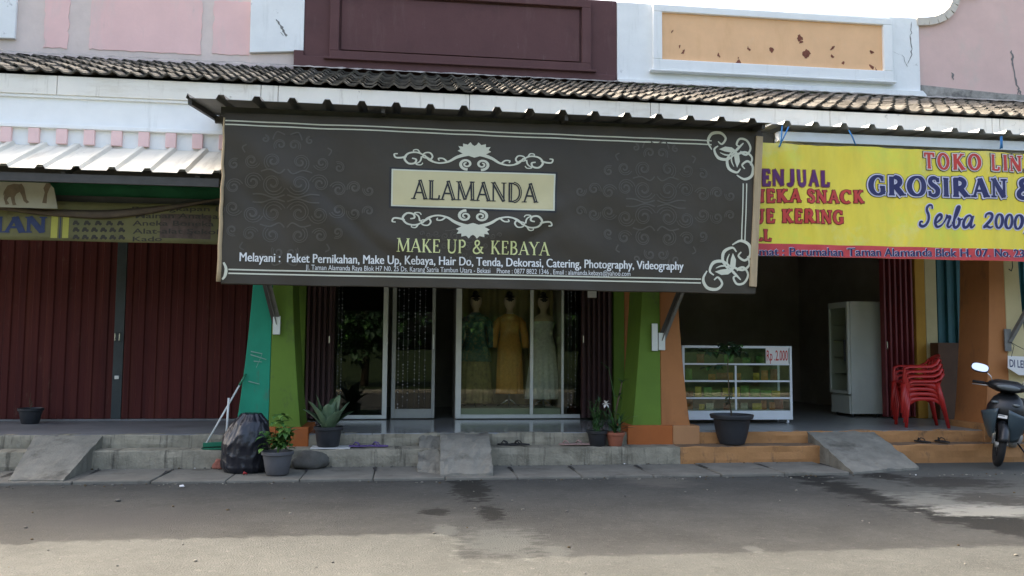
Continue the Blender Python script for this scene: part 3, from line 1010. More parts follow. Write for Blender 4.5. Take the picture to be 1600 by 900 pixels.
plinth(p1, PX[0], m_orange2, m_orange2, PX[0] + .1)
plinth(p2, PX[1], m_orange2, m_plpeach, PX[1] + .13)
plinth(p3, PX[2], m_stepor, m_plpeach, PX[2] + .13)
# scuffs on the teal half
mb = MB()
for x, y, l, a in ((401, 551, .07, .2), (404, 558, .10, .3), (403, 565, .05, .1), (397, 598, .07, .25), (405, 564, .09, -1.2)):
    c = at(x, y, -.05)
    dx, dz = math.cos(a) * l, -math.sin(a) * l
    yy = -.055
    mb.add([Vector((c.x - dx, yy, c.z - dz - .007)), Vector((c.x + dx, yy, c.z + dz - .004)), Vector((c.x + dx, yy, c.z + dz + .006)), Vector((c.x - dx, yy, c.z - dz + .008))], [(0, 1, 2, 3)], m_scuff)
mb.build('paint_scuffs', p1)

# ends of the party walls at the shopfront line (painted two-tone)
for i, (ml, mr, X) in enumerate(((m_teal, m_lime, PX[0]), (m_lime, m_orange, PX[1]), (m_yel, m_creamw, PX[2]))):
    z0 = ZF + .001
    b = UNITS[i][0]
    b2 = UNITS[i + 1][0]
    wl, wr = ((.2, .2), (.17, .17), (.17, .2))[i]
    MB().box(X - wl, YF - .1, z0, X - .002, YF + .24, 3.98, ml).build('wall_end', b, bevel=.006)
    MB().box(X + .002, YF - .1, z0, X + wr, YF + .24, 3.98, mr).build('wall_end', b2, bevel=.006)


# ------------------------------------------------------------------ folding shutters
def pleated(mb, x0, x1, y, z0, z1, m, pitch=.16, depth=.045):
    n = max(1, round((x1 - x0) / pitch))
    p = (x1 - x0) / n
    pts = []
    for i in range(n):
        a = x0 + i * p
        pts += [(a, y), (a + p * .08, y - depth), (a + p * .5, y - depth * .8), (a + p * .58, y - .0)]
    pts.append((x1, y))
    vs = [Vector((x, yy, z)) for z in (z0, z1) for x, yy in pts]
    k = len(pts)
    mb.add(vs, [(i, i + 1, k + i + 1, k + i) for i in range(k - 1)], m)
    mb.box(x0, y + .003, z0, x1, y + .02, z1, m)


def handle(parent, x, y, z, h=.12):
    mb = MB()
    mb.tube([(x, y, z), (x, y - .035, z + .01), (x, y - .035, z + h - .01), (x, y, z + h)], .008, m_chrome, 6)
    return mb.build('handle', parent, smooth=True)


zb = ZF + .03
xc = at(186, 525, YF - .03).x
t = thing('folding_shutter', 'closed red folding metal shutter, the leaf left of the dark centre post', 'shutter', (-6.5, YF, ZF))
mb = MB()
pleated(mb, -9.0, xc - .07, YF - .02, zb, 3.1, m_redsh, .185, .024)
mb.build('leaf', t)
handle(t, at(181, 531, YF - .06).x, YF - .065, at(181, 533, YF - .06).z)
t = thing('folding_shutter', 'closed red folding metal shutter, the leaf between the centre post and the teal pillar', 'shutter', (-3, YF, ZF))
mb = MB()
pleated(mb, xc + .07, PX[0] - .21, YF - .02, zb, 3.1, m_redsh, .185, .024)
mb.build('leaf', t)
handle(t, at(188, 531, YF - .06).x, YF - .065, at(188, 533, YF - .06).z)
t = thing('shutter_post', 'dark post with a small lock between the two red shutter leaves', 'post', (xc, YF, ZF))
MB().box(xc - .068, YF - .035, ZF + .002, xc + .068, YF + .03, 3.1, m_darkmet).build('post', t, bevel=.004)
MB().box(xc - .03, YF - .06, .98, xc + .03, YF - .033, 1.03, m_alu).build('lock', t, bevel=.004)
MB().box(X0 - 2.3, YF - .07, ZF + .001, PX[0] - .2, YF + .05, ZF + .025, m_cemfl).build('threshold', b_pink, bevel=.004)

# shutters folded back beside the middle shop's glass front
ybs = YF - .06
t = thing('folding_shutter', 'brown folding shutter pushed open beside the lime pillar, left of the glass', 'shutter', (-1.2, YF, ZF))
mb = MB()
pleated(mb, PX[0] + .22, at(522, 550, ybs).x, ybs, zb, 3.0, m_brownsh, .085, .09)
mb.build('leaf', t)
handle(t, at(515, 525, ybs - .1).x, ybs - .09, at(515, 537, ybs - .1).z)
t = thing('folding_shutter', 'brown folding shutter pushed open right of the display window with a paper notice', 'shutter', (2.8, YF, ZF))
mb = MB()
xbr0, xbr1 = at(908, 550, ybs).x, PX[1] - .19
pleated(mb, xbr0, xbr1, ybs, zb, 3.0, m_brownsh, .085, .09)
mb.build('leaf', t)
handle(t, at(911, 528, ybs - .1).x, ybs - .09, at(911, 536, ybs - .1).z)
pc = at(925, 459, ybs - .1)
mb = MB()
mb.box(pc.x - .07, ybs - .108, pc.z - .06, pc.x + .07, ybs - .103, pc.z + .07, m_paper)
o = mb.build('notice_paper')
tag(o, 'small white paper notice stuck on the brown open shutter', 'notice')

# ------------------------------------------------------------------ the glass front of the middle shop
gy = YF + .03
fx = lambda x, y=560: at(x, y, gy).x
zg0, zg1 = ZF + .012, 2.95


def frame_bars(mb, bars, m, d=.05):
    for (x0, z0, x1, z1) in bars:
        mb.box(x0, gy - d / 2, z0, x1, gy + d / 2, z1, m)


ws = thing('shop_window', 'tall fixed shop window pane with aluminium frame left of the open glass door', 'shop window', (-.6, gy, ZF))
xa, xb = fx(526), fx(598)
mb = MB()
frame_bars(mb, [(xa, zg0, xb + .07, zg0 + .055), (xb, zg0 + .056, xb + .07, zg1), (xa, 2.96, xb + .07, 3.0)], m_alu)
mb.build('frame', ws, bevel=.004)
MB().box(xa, gy - .004, zg0 + .056, xb, gy + .004, zg1, m_glassd).build('pane', ws)

ds = thing('glass_door', 'sliding glass door with dull metal rails standing half open', 'door', (.1, gy + .07, ZF))
dx0, dx1 = fx(612), fx(680)
mb = MB()
y0 = gy + .055
mb.box(dx0, y0, zg0, dx0 + .06, y0 + .045, zg1, m_alud)
mb.box(dx1 - .05, y0, zg0, dx1, y0 + .045, zg1, m_alud)
mb.box(dx0 + .061, y0, zg0, dx1 - .051, y0 + .045, zg0 + .14, m_alud)
mb.build('frame', ds, bevel=.004)
MB().box(dx0 + .06, y0 + .018, zg0 + .14, dx1 - .05, y0 + .026, zg1, m_glassd).build('pane', ds)
hz = at(678, 535, y0).z
MB().box(dx1 - .04, y0 - .03, hz - .1, dx1 - .015, y0 - .002, hz + .12, m_alu).build('handle', ds, bevel=.004)

dw = thing('display_window', 'display window in a pale aluminium frame with three dressed mannequins behind it', 'display window', (1.5, gy, ZF))
w0, w1, w2, w3 = fx(712), fx(828), fx(877), fx(906)
mb = MB()
frame_bars(mb, [(w0, zg0, w0 + .085, zg1), (w1, zg0 + .061, w1 + .05, zg1), (w2, zg0 + .061, w2 + .035, zg1),
                (w0 + .086, zg0, w3, zg0 + .06), (w0, 2.96, w3, 3.0)], m_alu)
mb.build('frame', dw, bevel=.004)
for a, c in ((w0 + .085, w1), (w1 + .05, w2), (w2 + .035, w3)):
    MB().box(a, gy - .004, zg0 + .06, c, gy + .004, zg1, m_glass).build('pane', dw)
MB().box(w0 + .06, gy + .06, ZF + .001, w2, gy + .75, ZF + .16, m_sillg).build('plinth', dw, bevel=.006)
mb = MB()
mb.grid(lambda u, v: Vector((w0 + .03 + (w2 - w0) * u, gy + .82 + .025 * math.sin(u * 60) + .01 * math.sin(u * 23 + v), ZF + .17 + 2.5 * v)), 120, 2, m_curtain)
mb.build('backdrop_curtain', dw, smooth=True, solid=.006)
MB().box(w0, gy + .08, ZF, w0 + .03, gy + .86, 2.95, m_room).build('side_panel', dw)
MB().box(w2 + .01, gy + .08, ZF, w2 + .03, gy + .86, 2.95, m_room).build('side_panel', dw)


def beads(name, label, x0, x1, y, z0, z1, n, seed, r=.009):
    rr = random.Random(seed)
    mb = MB()
    for i in range(n):
        x = x0 + (x1 - x0) * (i + .5) / n + rr.uniform(-.012, .012)
        mb.tube([(x, y, z1), (x, y, z0)], .0012, m_bead, 3)
        z = z1 - rr.random() * .1
        while z > z0:
            if rr.random() < .72:
                q = r * rr.uniform(.6, 1.25)
                mb.ball((x, y, z), q, q, q, m_bead, 6, 4)
            z -= rr.choice((.045, .055, .09))
    o = mb.build(name, smooth='all')
    tag(o, label, 'bead curtain')
    return o


beads('bead_curtain', 'two strings of clear beads hanging beside the brown shutter, left of the window', fx(527), fx(536), gy - .05, .75, 2.7, 2, 1, .010)
beads('bead_curtain', 'bead curtain of several clear strings hanging in front of the half open glass door', fx(617), fx(668), gy + .02, .56, 2.7, 6, 2, .010)
beads('bead_curtain', 'bead curtain at the right end of the display window, next to the brown shutter', fx(885), fx(901), gy - .03, .56, 2.6, 3, 3, .009)


def mannequin(x, y, z0, label, dress_mats, dress_prof, sx=1.0, veil=False, ripple=.10, nf=14, stand=True, sleeves=None, hair=True):
    t = thing('mannequin', label, 'mannequin', (x, y, z0))
    H = 1.72
    body = [(.03, .86), (.10, .88), (.155, .95), (.145, 1.02), (.115, 1.12), (.12, 1.20), (.145, 1.30), (.15, 1.36), (.11, 1.42), (.05, 1.455), (.042, 1.50), (.043, 1.53), (.06, 1.555), (.078, 1.60), (.083, 1.65), (.075, 1.70), (.045, 1.735), (.008, 1.745)]
    mb = MB()
    mb.lathe([(r, z) for r, z in body], m_skin, (x, y, z0), 20, 1.15, .8)
    bo = mb.build('body', t, smooth='all')
    if hair:
        mb = MB()
        mb.ball((x, y + .02, z0 + 1.665), .095, .09, .095, m_hair, 14, 9)
        mb.ball((x, y + .045, z0 + 1.77), .05, .05, .045, m_hair, 10, 7)
        mb.build('hair', bo, smooth='all')
    for m, prof in zip(dress_mats, dress_prof):
        mb = MB()
        zt = prof[-1][1]
        zl = prof[0][1]
        ph = rnd.random() * 6

        def fn(a, z):
            k = max(0, min(1, (1.05 - z) / 1.0))
            return 1 + ripple * k * math.sin(nf * a + ph) + .05 * k * math.sin(5 * a + ph * 2)
        # densify
        P = []
        for (r0, za), (r1, zc) in zip(prof, prof[1:]):
            for q in range(5):
                P.append((r0 + (r1 - r0) * q / 5, za + (zc - za) * q / 5))
        P.append(prof[-1])
        mb.lathe(P, m, (x, y, z0), 72, 1.12 * sx, .82, fn)
        mb.build('dress', t, smooth='all')
    if sleeves is not None:
        mb = MB()
        for s in (-1, 1):
            mb.tube([(x + s * .14, y, z0 + 1.37), (x + s * .20, y - .01, z0 + 1.30), (x + s * .235, y - .03, z0 + 1.12), (x + s * .25, y - .06, z0 + .92)], [.055, .06, .055, .05], sleeves, 10)
        mb.build('sleeves', t, smooth='all')
    mb = MB()
    mb.tube([(x, y, z0 + .9), (x, y, z0 + .012)], .014, m_chrome, 8)
    for k in range(3):
        a = k * 2 * PI / 3 + .5
        mb.tube([(x, y, z0 + .12), (x + .14 * math.cos(a), y + .14 * math.sin(a), z0 + .03), (x + .2 * math.cos(a), y + .2 * math.sin(a), z0 + .004)], .008, m_chrome, 6)
    mb.build('stand', t, smooth='all')
    return t


my = gy + .42
mz = ZF + .162
gown = [(.25, .02), (.235, .25), (.21, .6), (.19, .85), (.175, .95), (.13, 1.12), (.135, 1.2), (.16, 1.32), (.135, 1.40), (.075, 1.45)]
mannequin(at(743, 540, my).x, my, mz, 'mannequin in a teal lace kebaya jacket over a dark olive skirt', [m_dbrown, m_dteal],
          [[(.235, .06), (.22, .3), (.20, .6), (.185, .86), (.15, .98)], [(.225, .70), (.195, .88), (.165, .98), (.14, 1.12), (.145, 1.2), (.17, 1.32), (.15, 1.40), (.09, 1.44), (.06, 1.47)]], sleeves=m_dteal)
mannequin(at(796, 540, my).x, my, mz, 'mannequin in a long orange lace gown in the middle of the display window', [m_dorange],
          [[(.19, .2), (.185, .35), (.178, .6), (.172, .85), (.17, .95), (.132, 1.12), (.137, 1.2), (.162, 1.32), (.14, 1.40), (.075, 1.45)]], ripple=.06, sleeves=m_dorange)
mannequin(at(849, 540, my).x, my, mz, 'mannequin in a long white lace gown with a trailing hem', [m_dwhite],
          [[(.24, .12), (.225, .35), (.20, .6), (.18, .85), (.17, .95), (.13, 1.12), (.135, 1.2), (.16, 1.32), (.10, 1.40)]], ripple=.09)
# dim things further inside the dark shop: a back shelf wall
mb = MB()
mb.box(-1.3, 4.6, ZF + .002, 3.0, 4.75, 2.9, m_room)
mb.build('inner_partition', b_mar)

# ------------------------------------------------------------------ awnings
def corrugated(mb, x0, x1, ya, za, yb, zb_, m, pitch=.38, rib=.045, phase=0.0, sag=0.0, n_s=6):
    pts = []
    x = x0
    k = math.floor((x0 - phase) / pitch)
    prof = []
    xs = [x0]
    while True:
        c = phase + k * pitch
        for dx, h in ((-.055, 0), (-.028, rib), (.028, rib), (.055, 0)):
            if x0 < c + dx < x1:
                prof.append((c + dx, h))
        k += 1
        if c > x1:
            break
    prof = [(x0, 0)] + prof + [(x1, 0)]
    th = .004
    for side in (0, 1):
        vs = []
        for j in range(n_s + 1):
            v = j / n_s
            for x, h in prof:
                y = ya + (yb - ya) * v
                z = za + (zb_ - za) * v + h - side * th + sag * math.sin(x * 1.1) + .004 * noise.noise((x * 2, v * 4, 1))
                vs.append(Vector((x, y, z)))
        w_ = len(prof)
        fs = []
        for j in range(n_s):
            for i in range(w_ - 1):
                f = (j * w_ + i, j * w_ + i + 1, (j + 1) * w_ + i + 1, (j + 1) * w_ + i)
                fs.append(f if side == 0 else f[::-1])
        mb.add(vs, fs, m)
        if side == 0:
            top0 = [vs[i] for i in range(w_)]
            topL = [vs[j * w_] for j in range(n_s + 1)]
            topR = [vs[j * w_ + w_ - 1] for j in range(n_s + 1)]
    for line in (top0, topL, topR):
        kk = len(line)
        mb.add(list(line) + [p - Vector((0, 0, th)) for p in line], [(i, kk + i, kk + i + 1, i + 1) for i in range(kk - 1)], m)


# left awning (its sheet slopes down towards the road)
aw = thing('awning', 'pale corrugated metal awning over the red shutters on the left', 'awning', (-5, 0, 3.9))
zf_l = at(200, 268, -.95).z
mb = MB()
corrugated(mb, -5.5, -2.14, -.98, zf_l, .015, 3.905, m_sheetL, phase=at(64, 262, -.95).x, rib=.042)
mb.build('sheet', aw)
mb = MB()
mb.box(-5.45, -.93, zf_l - .14, -2.16, -.89, zf_l - .045, m_beam)
mb.box(-5.45, -.45, zf_l + .04, -2.16, -.40, zf_l + .12, m_beam)
x = -5.3
while x < -2.2:
    mb.bar((x, -.91, zf_l - .05), (x, .0, 3.82), .05, .07, m_beam)
    x += 1.45
mb.build('frame', aw)

an = thing('awning', 'unseen corrugated awning added beyond the left end of the pale awning to shade the road', 'awning', (-8, 0, 4.3))
mb = MB()
corrugated(mb, -11.0, -5.62, -.62, 4.25, .0, 4.36, m_steel, rib=.05)  # out of view, added and placed for the step in the road's shadow edge
mb.build('sheet', an)

# middle awning over the dark banner: a flatter sheet seen from below
am = thing('awning', 'corrugated metal awning with underside shade in its colour, above the long black banner', 'awning', (1, 0, 4.4))
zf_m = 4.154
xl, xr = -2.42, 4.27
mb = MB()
corrugated(mb, xl, xr, -1.45, zf_m, .0, zf_m + .20, m_steel_shade, phase=at(345, 160, -1.45).x, rib=.05)
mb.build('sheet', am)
mb = MB()
mb.box(xl + .30, -1.12, zf_m - .09, xr - .0, -1.08, zf_m + .01, m_beam)
mb.box(xl + .05, -.3, zf_m + .04, xr - .05, -.25, zf_m + .12, m_beam)
for x in (xl + .03, -.3, 1.8, xr - .08):
    mb.bar((x, -1.40, zf_m - .030), (x, -.02, zf_m + .15), .04, .06, m_beam)
mb.build('frame', am)
for a, c in (((-1.60, -.06, 1.74), (-2.15, -.84, 4.17)), ((3.34, -.06, 1.58), (4.18, -.84, 4.17))):
    mb = MB()
    a, c = Vector(a), Vector(c)
    mb.bar(a, c, .055, .006, m_strut, (1, 0, 0))
    d = Vector((.03, 0, 0))
    mb.bar(a + d + Vector((0, .02, 0)), c + d + Vector((0, .02, 0)), .006, .05, m_strut, (1, 0, 0))
    mb.bar(a - d + Vector((0, .02, 0)), c - d + Vector((0, .02, 0)), .006, .05, m_beam, (1, 0, 0))
    mb.build('strut', am)
    mb = MB()
    mb.box(a.x - .045, -.072, a.z - .13, a.x + .045, -.05, a.z + .10, m_alu)
    mb.build('bracket_plate', am, bevel=.004)
    if a.x > 0:
        mb = MB()
        mb.box(a.x - .135, -.072, a.z - .14, a.x - .055, -.05, a.z + .22, m_alu)
        mb.build('bracket_plate', am, bevel=.004)

# right awning with a white box beam
ar = thing('awning', 'corrugated awning with a white front beam above the yellow banner', 'awning', (7.5, 0, 4.4))
zf_r = 4.262
mb = MB()
corrugated(mb, 4.46, 13.2, -1.05, zf_r, .0, zf_r + .08, m_steel, phase=at(1275, 200, -1.05).x, pitch=.375, rib=.05)
mb.build('sheet', ar)
mb = MB()
zt = at(1300, 209, -.9).z
zbm = at(1300, 224, -.9).z
mb.box(4.60, -.92, zbm, 13.2, -.82, zt, m_wbeam)
mb.build('front_beam', ar, bevel=.006)
mb = MB()
for x in (5.2, 6.9, 8.6, 10.3):
    mb.bar((x, -.815, zt - .03), (x, -.01, zt + .03), .045, .06, m_wbeam)
mb.box(4.44, -.80, zbm - .02, 4.60, -.70, zt, m_beam)
mb.build('frame', ar)
mb = MB()
mb.bar((8.33, -.06, 1.60), (9.35, -.84, 4.1), .055, .05, m_strut, (1, 0, 0))
mb.build('strut', ar)
MB().box(8.26, -.072, 1.47, 8.36, -.05, 1.78, m_strut).build('bracket_plate', ar, bevel=.004)


# ------------------------------------------------------------------ lettering tools
def font_shape(body, bold=0.0, shear=0.0):
    c = bpy.data.curves.new('txt', 'FONT')
    c.body = body
    c.size = 1
    c.offset = bold
    c.shear = shear
    c.resolution_u = 3
    o = bpy.data.objects.new('txt', c)
    S.collection.objects.link(o)
    dg = bpy.context.evaluated_depsgraph_get()
    me = bpy.data.meshes.new_from_object(o.evaluated_get(dg))
    vs = [(v.co.x, v.co.y) for v in me.vertices]
    fs = [list(p.vertices) for p in me.polygons]
    bpy.data.objects.remove(o)
    bpy.data.meshes.remove(me)
    bpy.data.curves.remove(c)
    return vs, fs


_cap = None


def cap_height():
    global _cap
    if _cap is None:
        vs, _ = font_shape('H')
        _cap = max(v[1] for v in vs) - min(v[1] for v in vs)
    return _cap


def put_font(mb, body, A, B, cap, surf, lift, m, bold=0.0, shear=0.0):
    """A, B: (x, z) baseline ends, cap: cap height in metres, surf(x, z) -> y of the cloth"""
    vs, fs = font_shape(body, bold, shear)
    x0, x1 = min(v[0] for v in vs), max(v[0] for v in vs)
    sy = cap / cap_height()
    out = []
    for x, y in vs:
        u = (x - x0) / (x1 - x0)
        X = A[0] + (B[0] - A[0]) * u
        Z = A[1] + (B[1] - A[1]) * u + y * sy
        out.append(Vector((X, surf(X, Z) - lift, Z)))
    # font faces look along +Z of the text; here the text stands facing -Y
    mb.add(out, fs, m)


def smooth_line(pts, k=6):
    if len(pts) < 3:
        return [Vector(p) for p in pts]
    P = [Vector((p[0], p[1])) for p in pts]
    out = []
    for i in range(len(P) - 1):
        p0, p1, p2, p3 = P[max(i - 1, 0)], P[i], P[i + 1], P[min(i + 2, len(P) - 1)]
        for j in range(k):
            t = j / k
            out.append(.5 * ((2 * p1) + (-p0 + p2) * t + (2 * p0 - 5 * p1 + 4 * p2 - p3) * t * t + (-p0 + 3 * p1 - 3 * p2 + p3) * t ** 3))
    out.append(P[-1])
    return out


def ribbon(pts, w):
    """2D ribbon: returns verts, faces. w: half width, number or list"""
    n = len(pts)
    P = [Vector((p[0], p[1])) for p in pts]
    vs = []
    for i, p in enumerate(P):
        d = P[min(i + 1, n - 1)] - P[max(i - 1, 0)]
        if d.length < 1e-9:
            d = Vector((1, 0))
        d.normalize()
        nn = Vector((-d.y, d.x))
        if isinstance(w, (list, tuple)):
            tt = i / max(1, n - 1) * (len(w) - 1)
            a = int(min(tt, len(w) - 2))
            ww = w[a] + (w[a + 1] - w[a]) * (tt - a)
        else:
            ww = w
        vs += [p + nn * ww, p - nn * ww]
    return vs, [(2 * i, 2 * i + 1, 2 * i + 3, 2 * i + 2) for i in range(n - 1)]


def ell(cx, cy, rx, ry, a0, a1, n=12):
    return [(cx + rx * math.cos(R(a0 + (a1 - a0) * i / n)), cy + ry * math.sin(R(a0 + (a1 - a0) * i / n))) for i in range(n + 1)]


# serif capitals: width, strokes ('k' thick / 'n' thin, points, curved), serif feet
G = {
    'A': (.80, [('n', [(.10, 0), (.42, 1)]), ('k', [(.40, 1), (.70, 0)]), ('n', [(.22, .34), (.56, .34)])], [(.10, 0), (.70, 0)]),
    'L': (.62, [('k', [(.18, 0), (.18, 1)]), ('n', [(.18, .03), (.56, .03)]), ('n', [(.56, .01), (.59, .24)])], [(.18, 0), (.18, 1)]),
    'M': (.98, [('n', [(.13, 0), (.16, 1)]), ('k', [(.16, 1), (.48, .04)]), ('n', [(.48, .04), (.82, 1)]), ('k', [(.82, 1), (.85, 0)])], [(.13, 0), (.85, 0), (.14, 1), (.83, 1)]),
    'N': (.82, [('n', [(.13, 0), (.13, 1)]), ('k', [(.13, 1), (.67, .02)]), ('n', [(.67, 0), (.67, 1)])], [(.13, 0), (.13, 1), (.67, 1)]),
    'D': (.80, [('k', [(.18, 0), (.18, 1)]), ('n', [(.10, .97), (.38, .97)]), ('n', [(.10, .03), (.38, .03)]), ('m', ell(.36, .5, .34, .47, 90, -90))], []),
    'K': (.76, [('k', [(.18, 0), (.18, 1)]), ('n', [(.2, .40), (.58, 1)]), ('k', [(.32, .56), (.66, 0)])], [(.18, 0), (.18, 1), (.58, 1), (.66, 0)]),
    'E': (.64, [('k', [(.18, 0), (.18, 1)]), ('n', [(.10, .97), (.54, .97)]), ('n', [(.18, .52), (.44, .52)]), ('n', [(.10, .03), (.56, .03)]), ('n', [(.53, 1), (.55, .78)]), ('n', [(.55, 0), (.59, .24)]), ('n', [(.44, .42), (.44, .62)])], []),
    'U': (.80, [('k', [(.17, 1), (.17, .3)]), ('m', [(.17, .32), (.19, .15), (.28, .05), (.40, .02), (.53, .06), (.62, .18), (.64, .34)]), ('n', [(.64, .3), (.64, 1)])], [(.17, 1), (.64, 1)]),
    'P': (.66, [('k', [(.18, 0), (.18, 1)]), ('n', [(.10, .97), (.34, .97)]), ('n', [(.18, .46), (.34, .46)]), ('m', ell(.32, .715, .24, .255, 90, -90))], [(.18, 0)]),
    'R': (.78, [('k', [(.18, 0), (.18, 1)]), ('n', [(.10, .97), (.34, .97)]), ('n', [(.18, .48), (.34, .48)]), ('m', ell(.32, .725, .24, .245, 90, -90)), ('k', [(.36, .48), (.66, .02)])], [(.18, 0), (.68, 0)]),
    'B': (.70, [('k', [(.18, 0), (.18, 1)]), ('n', [(.10, .97), (.32, .97)]), ('n', [(.18, .53), (.34, .53)]), ('n', [(.10, .03), (.34, .03)]), ('m', ell(.31, .75, .21, .22, 90, -90)), ('m', ell(.33, .28, .25, .25, 90, -90))], []),
    'Y': (.74, [('k', [(.10, 1), (.38, .46)]), ('n', [(.66, 1), (.38, .46)]), ('k', [(.38, .5), (.38, 0)])], [(.10, 1), (.66, 1), (.38, 0)]),
    'T': (.72, [('k', [(.36, 0), (.36, 1)]), ('n', [(.06, .96), (.66, .96)]), ('n', [(.07, 1), (.06, .74)]), ('n', [(.65, 1), (.66, .74)])], [(.36, 0)]),
    'I': (.38, [('k', [(.19, 0), (.19, 1)])], [(.19, 0), (.19, 1)]),
    'J': (.56, [('k', [(.36, 1), (.36, .22)]), ('m', [(.36, .26), (.33, .1), (.24, .03), (.14, .05), (.10, .16)])], [(.36, 1)]),
    'O': (.86, [('m', ell(.43, .5, .34, .47, 0, 360, 24))], []),
    'C': (.78, [('m', ell(.44, .5, .34, .47, 50, 310, 20)), ('n', [(.66, .98), (.66, .72)])], []),
    'G': (.84, [('m', ell(.44, .5, .34, .47, 50, 330, 20)), ('n', [(.66, .98), (.66, .72)]), ('k', [(.68, .05), (.68, .42)]), ('n', [(.52, .42), (.80, .42)])], []),
    'S': (.62, [('m', [(.50, .76), (.44, .92), (.30, .97), (.16, .90), (.13, .74), (.24, .60), (.40, .48), (.50, .33), (.46, .12), (.31, .03), (.16, .08), (.10, .26)]), ('n', [(.51, .98), (.51, .74)]), ('n', [(.09, .02), (.09, .28)])], []),
    '&': (.92, [('m', [(.84, .04), (.66, .16), (.42, .45), (.25, .70), (.26, .90), (.40, .98), (.53, .88), (.50, .70), (.30, .52), (.13, .32), (.14, .12), (.32, .02), (.54, .10), (.68, .30), (.72, .50)]), ('n', [(.60, .50), (.84, .50)])], []),
    # script-like small letters and figures
    's_S': (.80, [('m', [(.62, .86), (.58, 1.02), (.44, 1.04), (.32, .92), (.34, .76), (.46, .56), (.48, .32), (.36, .10), (.18, .02), (.04, .10), (.06, .24), (.18, .22)])], []),
    's_e': (.50, [('m', [(.02, .16), (.22, .28), (.36, .44), (.34, .58), (.22, .60), (.10, .44), (.08, .20), (.20, .03), (.38, .08), (.50, .2)])], []),
    's_r': (.48, [('m', [(.0, .20), (.12, .42), (.17, .62), (.17, .50), (.34, .53), (.29, .32), (.25, .10), (.36, .03), (.48, .16)])], []),
    's_b': (.52, [('m', [(.0, .2), (.20, .60), (.27, .98), (.17, .98), (.10, .50), (.10, .14), (.22, .02), (.36, .16), (.36, .38), (.26, .46), (.40, .40), (.52, .44)])], []),
    's_a': (.60, [('m', [(.40, .46), (.30, .60), (.14, .52), (.05, .26), (.10, .05), (.24, .06), (.38, .30), (.44, .58), (.40, .26), (.42, .05), (.50, .04), (.60, .18)])], []),
    's_2': (.56, [('m', [(.08, .50), (.10, .66), (.26, .72), (.40, .62), (.36, .42), (.16, .16), (.06, .05), (.20, .10), (.36, .03), (.50, .10)])], []),
    's_0': (.56, [('m', ell(.27, .36, .19, .33, 90, 450, 18))], []),
    's_,': (.26, [('m', [(.12, .06), (.16, .0), (.12, -.14), (.04, -.22)])], []),
}


def put_serif(mb, word, A, B, cap, surf, lift, m, tk=.085, tn=.035, sf=.13, sh=.028, grow=0.0, shear=0.0, tm=None, track=.0, step=.00035):
    """word: list of glyph keys or a string; widths fitted between A and B"""
    keys = list(word)
    total = sum((G[k][0] + track) if k != ' ' else .42 for k in keys)
    sx = (math.hypot(B[0] - A[0], 0)) / total
    tm = tm if tm is not None else (tk + tn) * .58
    cur = 0
    q = 0
    pieces = []
    for k in keys:
        if k == ' ':
            cur += .42
            continue
        wd, strokes, feet = G[k]
        for kind, pts in [(s[0], s[1]) for s in strokes]:
            hw = {'k': tk, 'n': tn, 'm': tm}[kind] + grow
            P = smooth_line(pts, 4) if kind == 'm' else [Vector(p) for p in pts]
            if kind == 'm':
                w_ = [hw * .55 + grow * .3, hw, hw * 1.1, hw, hw * .55 + grow * .3] if k.startswith('s_') or k in 'SUJ' else hw
                if k in ('O', 'C', 'G', 's_0'):
                    w_ = None
            else:
                w_ = hw
                if grow:
                    d = (P[1] - P[0]).normalized() * grow
                    P = [P[0] - d, P[1] + d]
                P = [P[0].lerp(P[1], q_ / 6) for q_ in range(7)]
            if w_ is None:
                # ring with thick sides and thin top and bottom
                n = len(P)
                vs = []
                cx = sum(p.x for p in P[:-1]) / (n - 1)
                for i, p in enumerate(P):
                    d = (P[min(i + 1, n - 1)] - P[max(i - 1, 0)])
                    if k in ('O', 's_0') and i in (0, n - 1):
                        d = P[1] - P[n - 2]
                    d.normalize()
                    nn = Vector((-d.y, d.x))
                    h = (tn + (tk * 1.05 - tn) * abs(d.y) ** 1.5) + grow
                    vs += [p + nn * h, p - nn * h]
                fs = [(2 * i, 2 * i + 1, 2 * i + 3, 2 * i + 2) for i in range(n - 1)]
            else:
                vs, fs = ribbon(P, w_)
            pieces.append((cur, vs, fs))
        for fxx, fy in feet:
            y0 = fy - sh if fy < .5 else fy - sh
            cy = fy + (sh if fy < .5 else -sh)
            a, b = fxx - sf - grow, fxx + sf + grow
            vs = [Vector((a, cy - sh - grow)), Vector((b, cy - sh - grow)), Vector((b, cy + sh + grow)), Vector((a, cy + sh + grow))]
            pieces.append((cur, vs, [(0, 1, 2, 3)]))
        cur += wd + track
    for i, (c, vs, fs) in enumerate(pieces):
        out = []
        for v in vs:
            X = A[0] + (c + v.x + shear * v.y) * sx
            u = (X - A[0]) / (B[0] - A[0])
            Z = A[1] + (B[1] - A[1]) * u + v.y * cap
            out.append(Vector((X, surf(X, Z) - lift - (i % 7) * step, Z)))
        mb.add(out, fs, m)


def spiral(cx, cy, r0, r1, a0, turns, n=26):
    out = []
    for i in range(n + 1):
        t = i / n
        r = r0 + (r1 - r0) * t ** .85
        a = R(a0) + turns * 2 * PI * t
        out.append((cx + r * math.cos(a), cy + r * math.sin(a)))
    return out


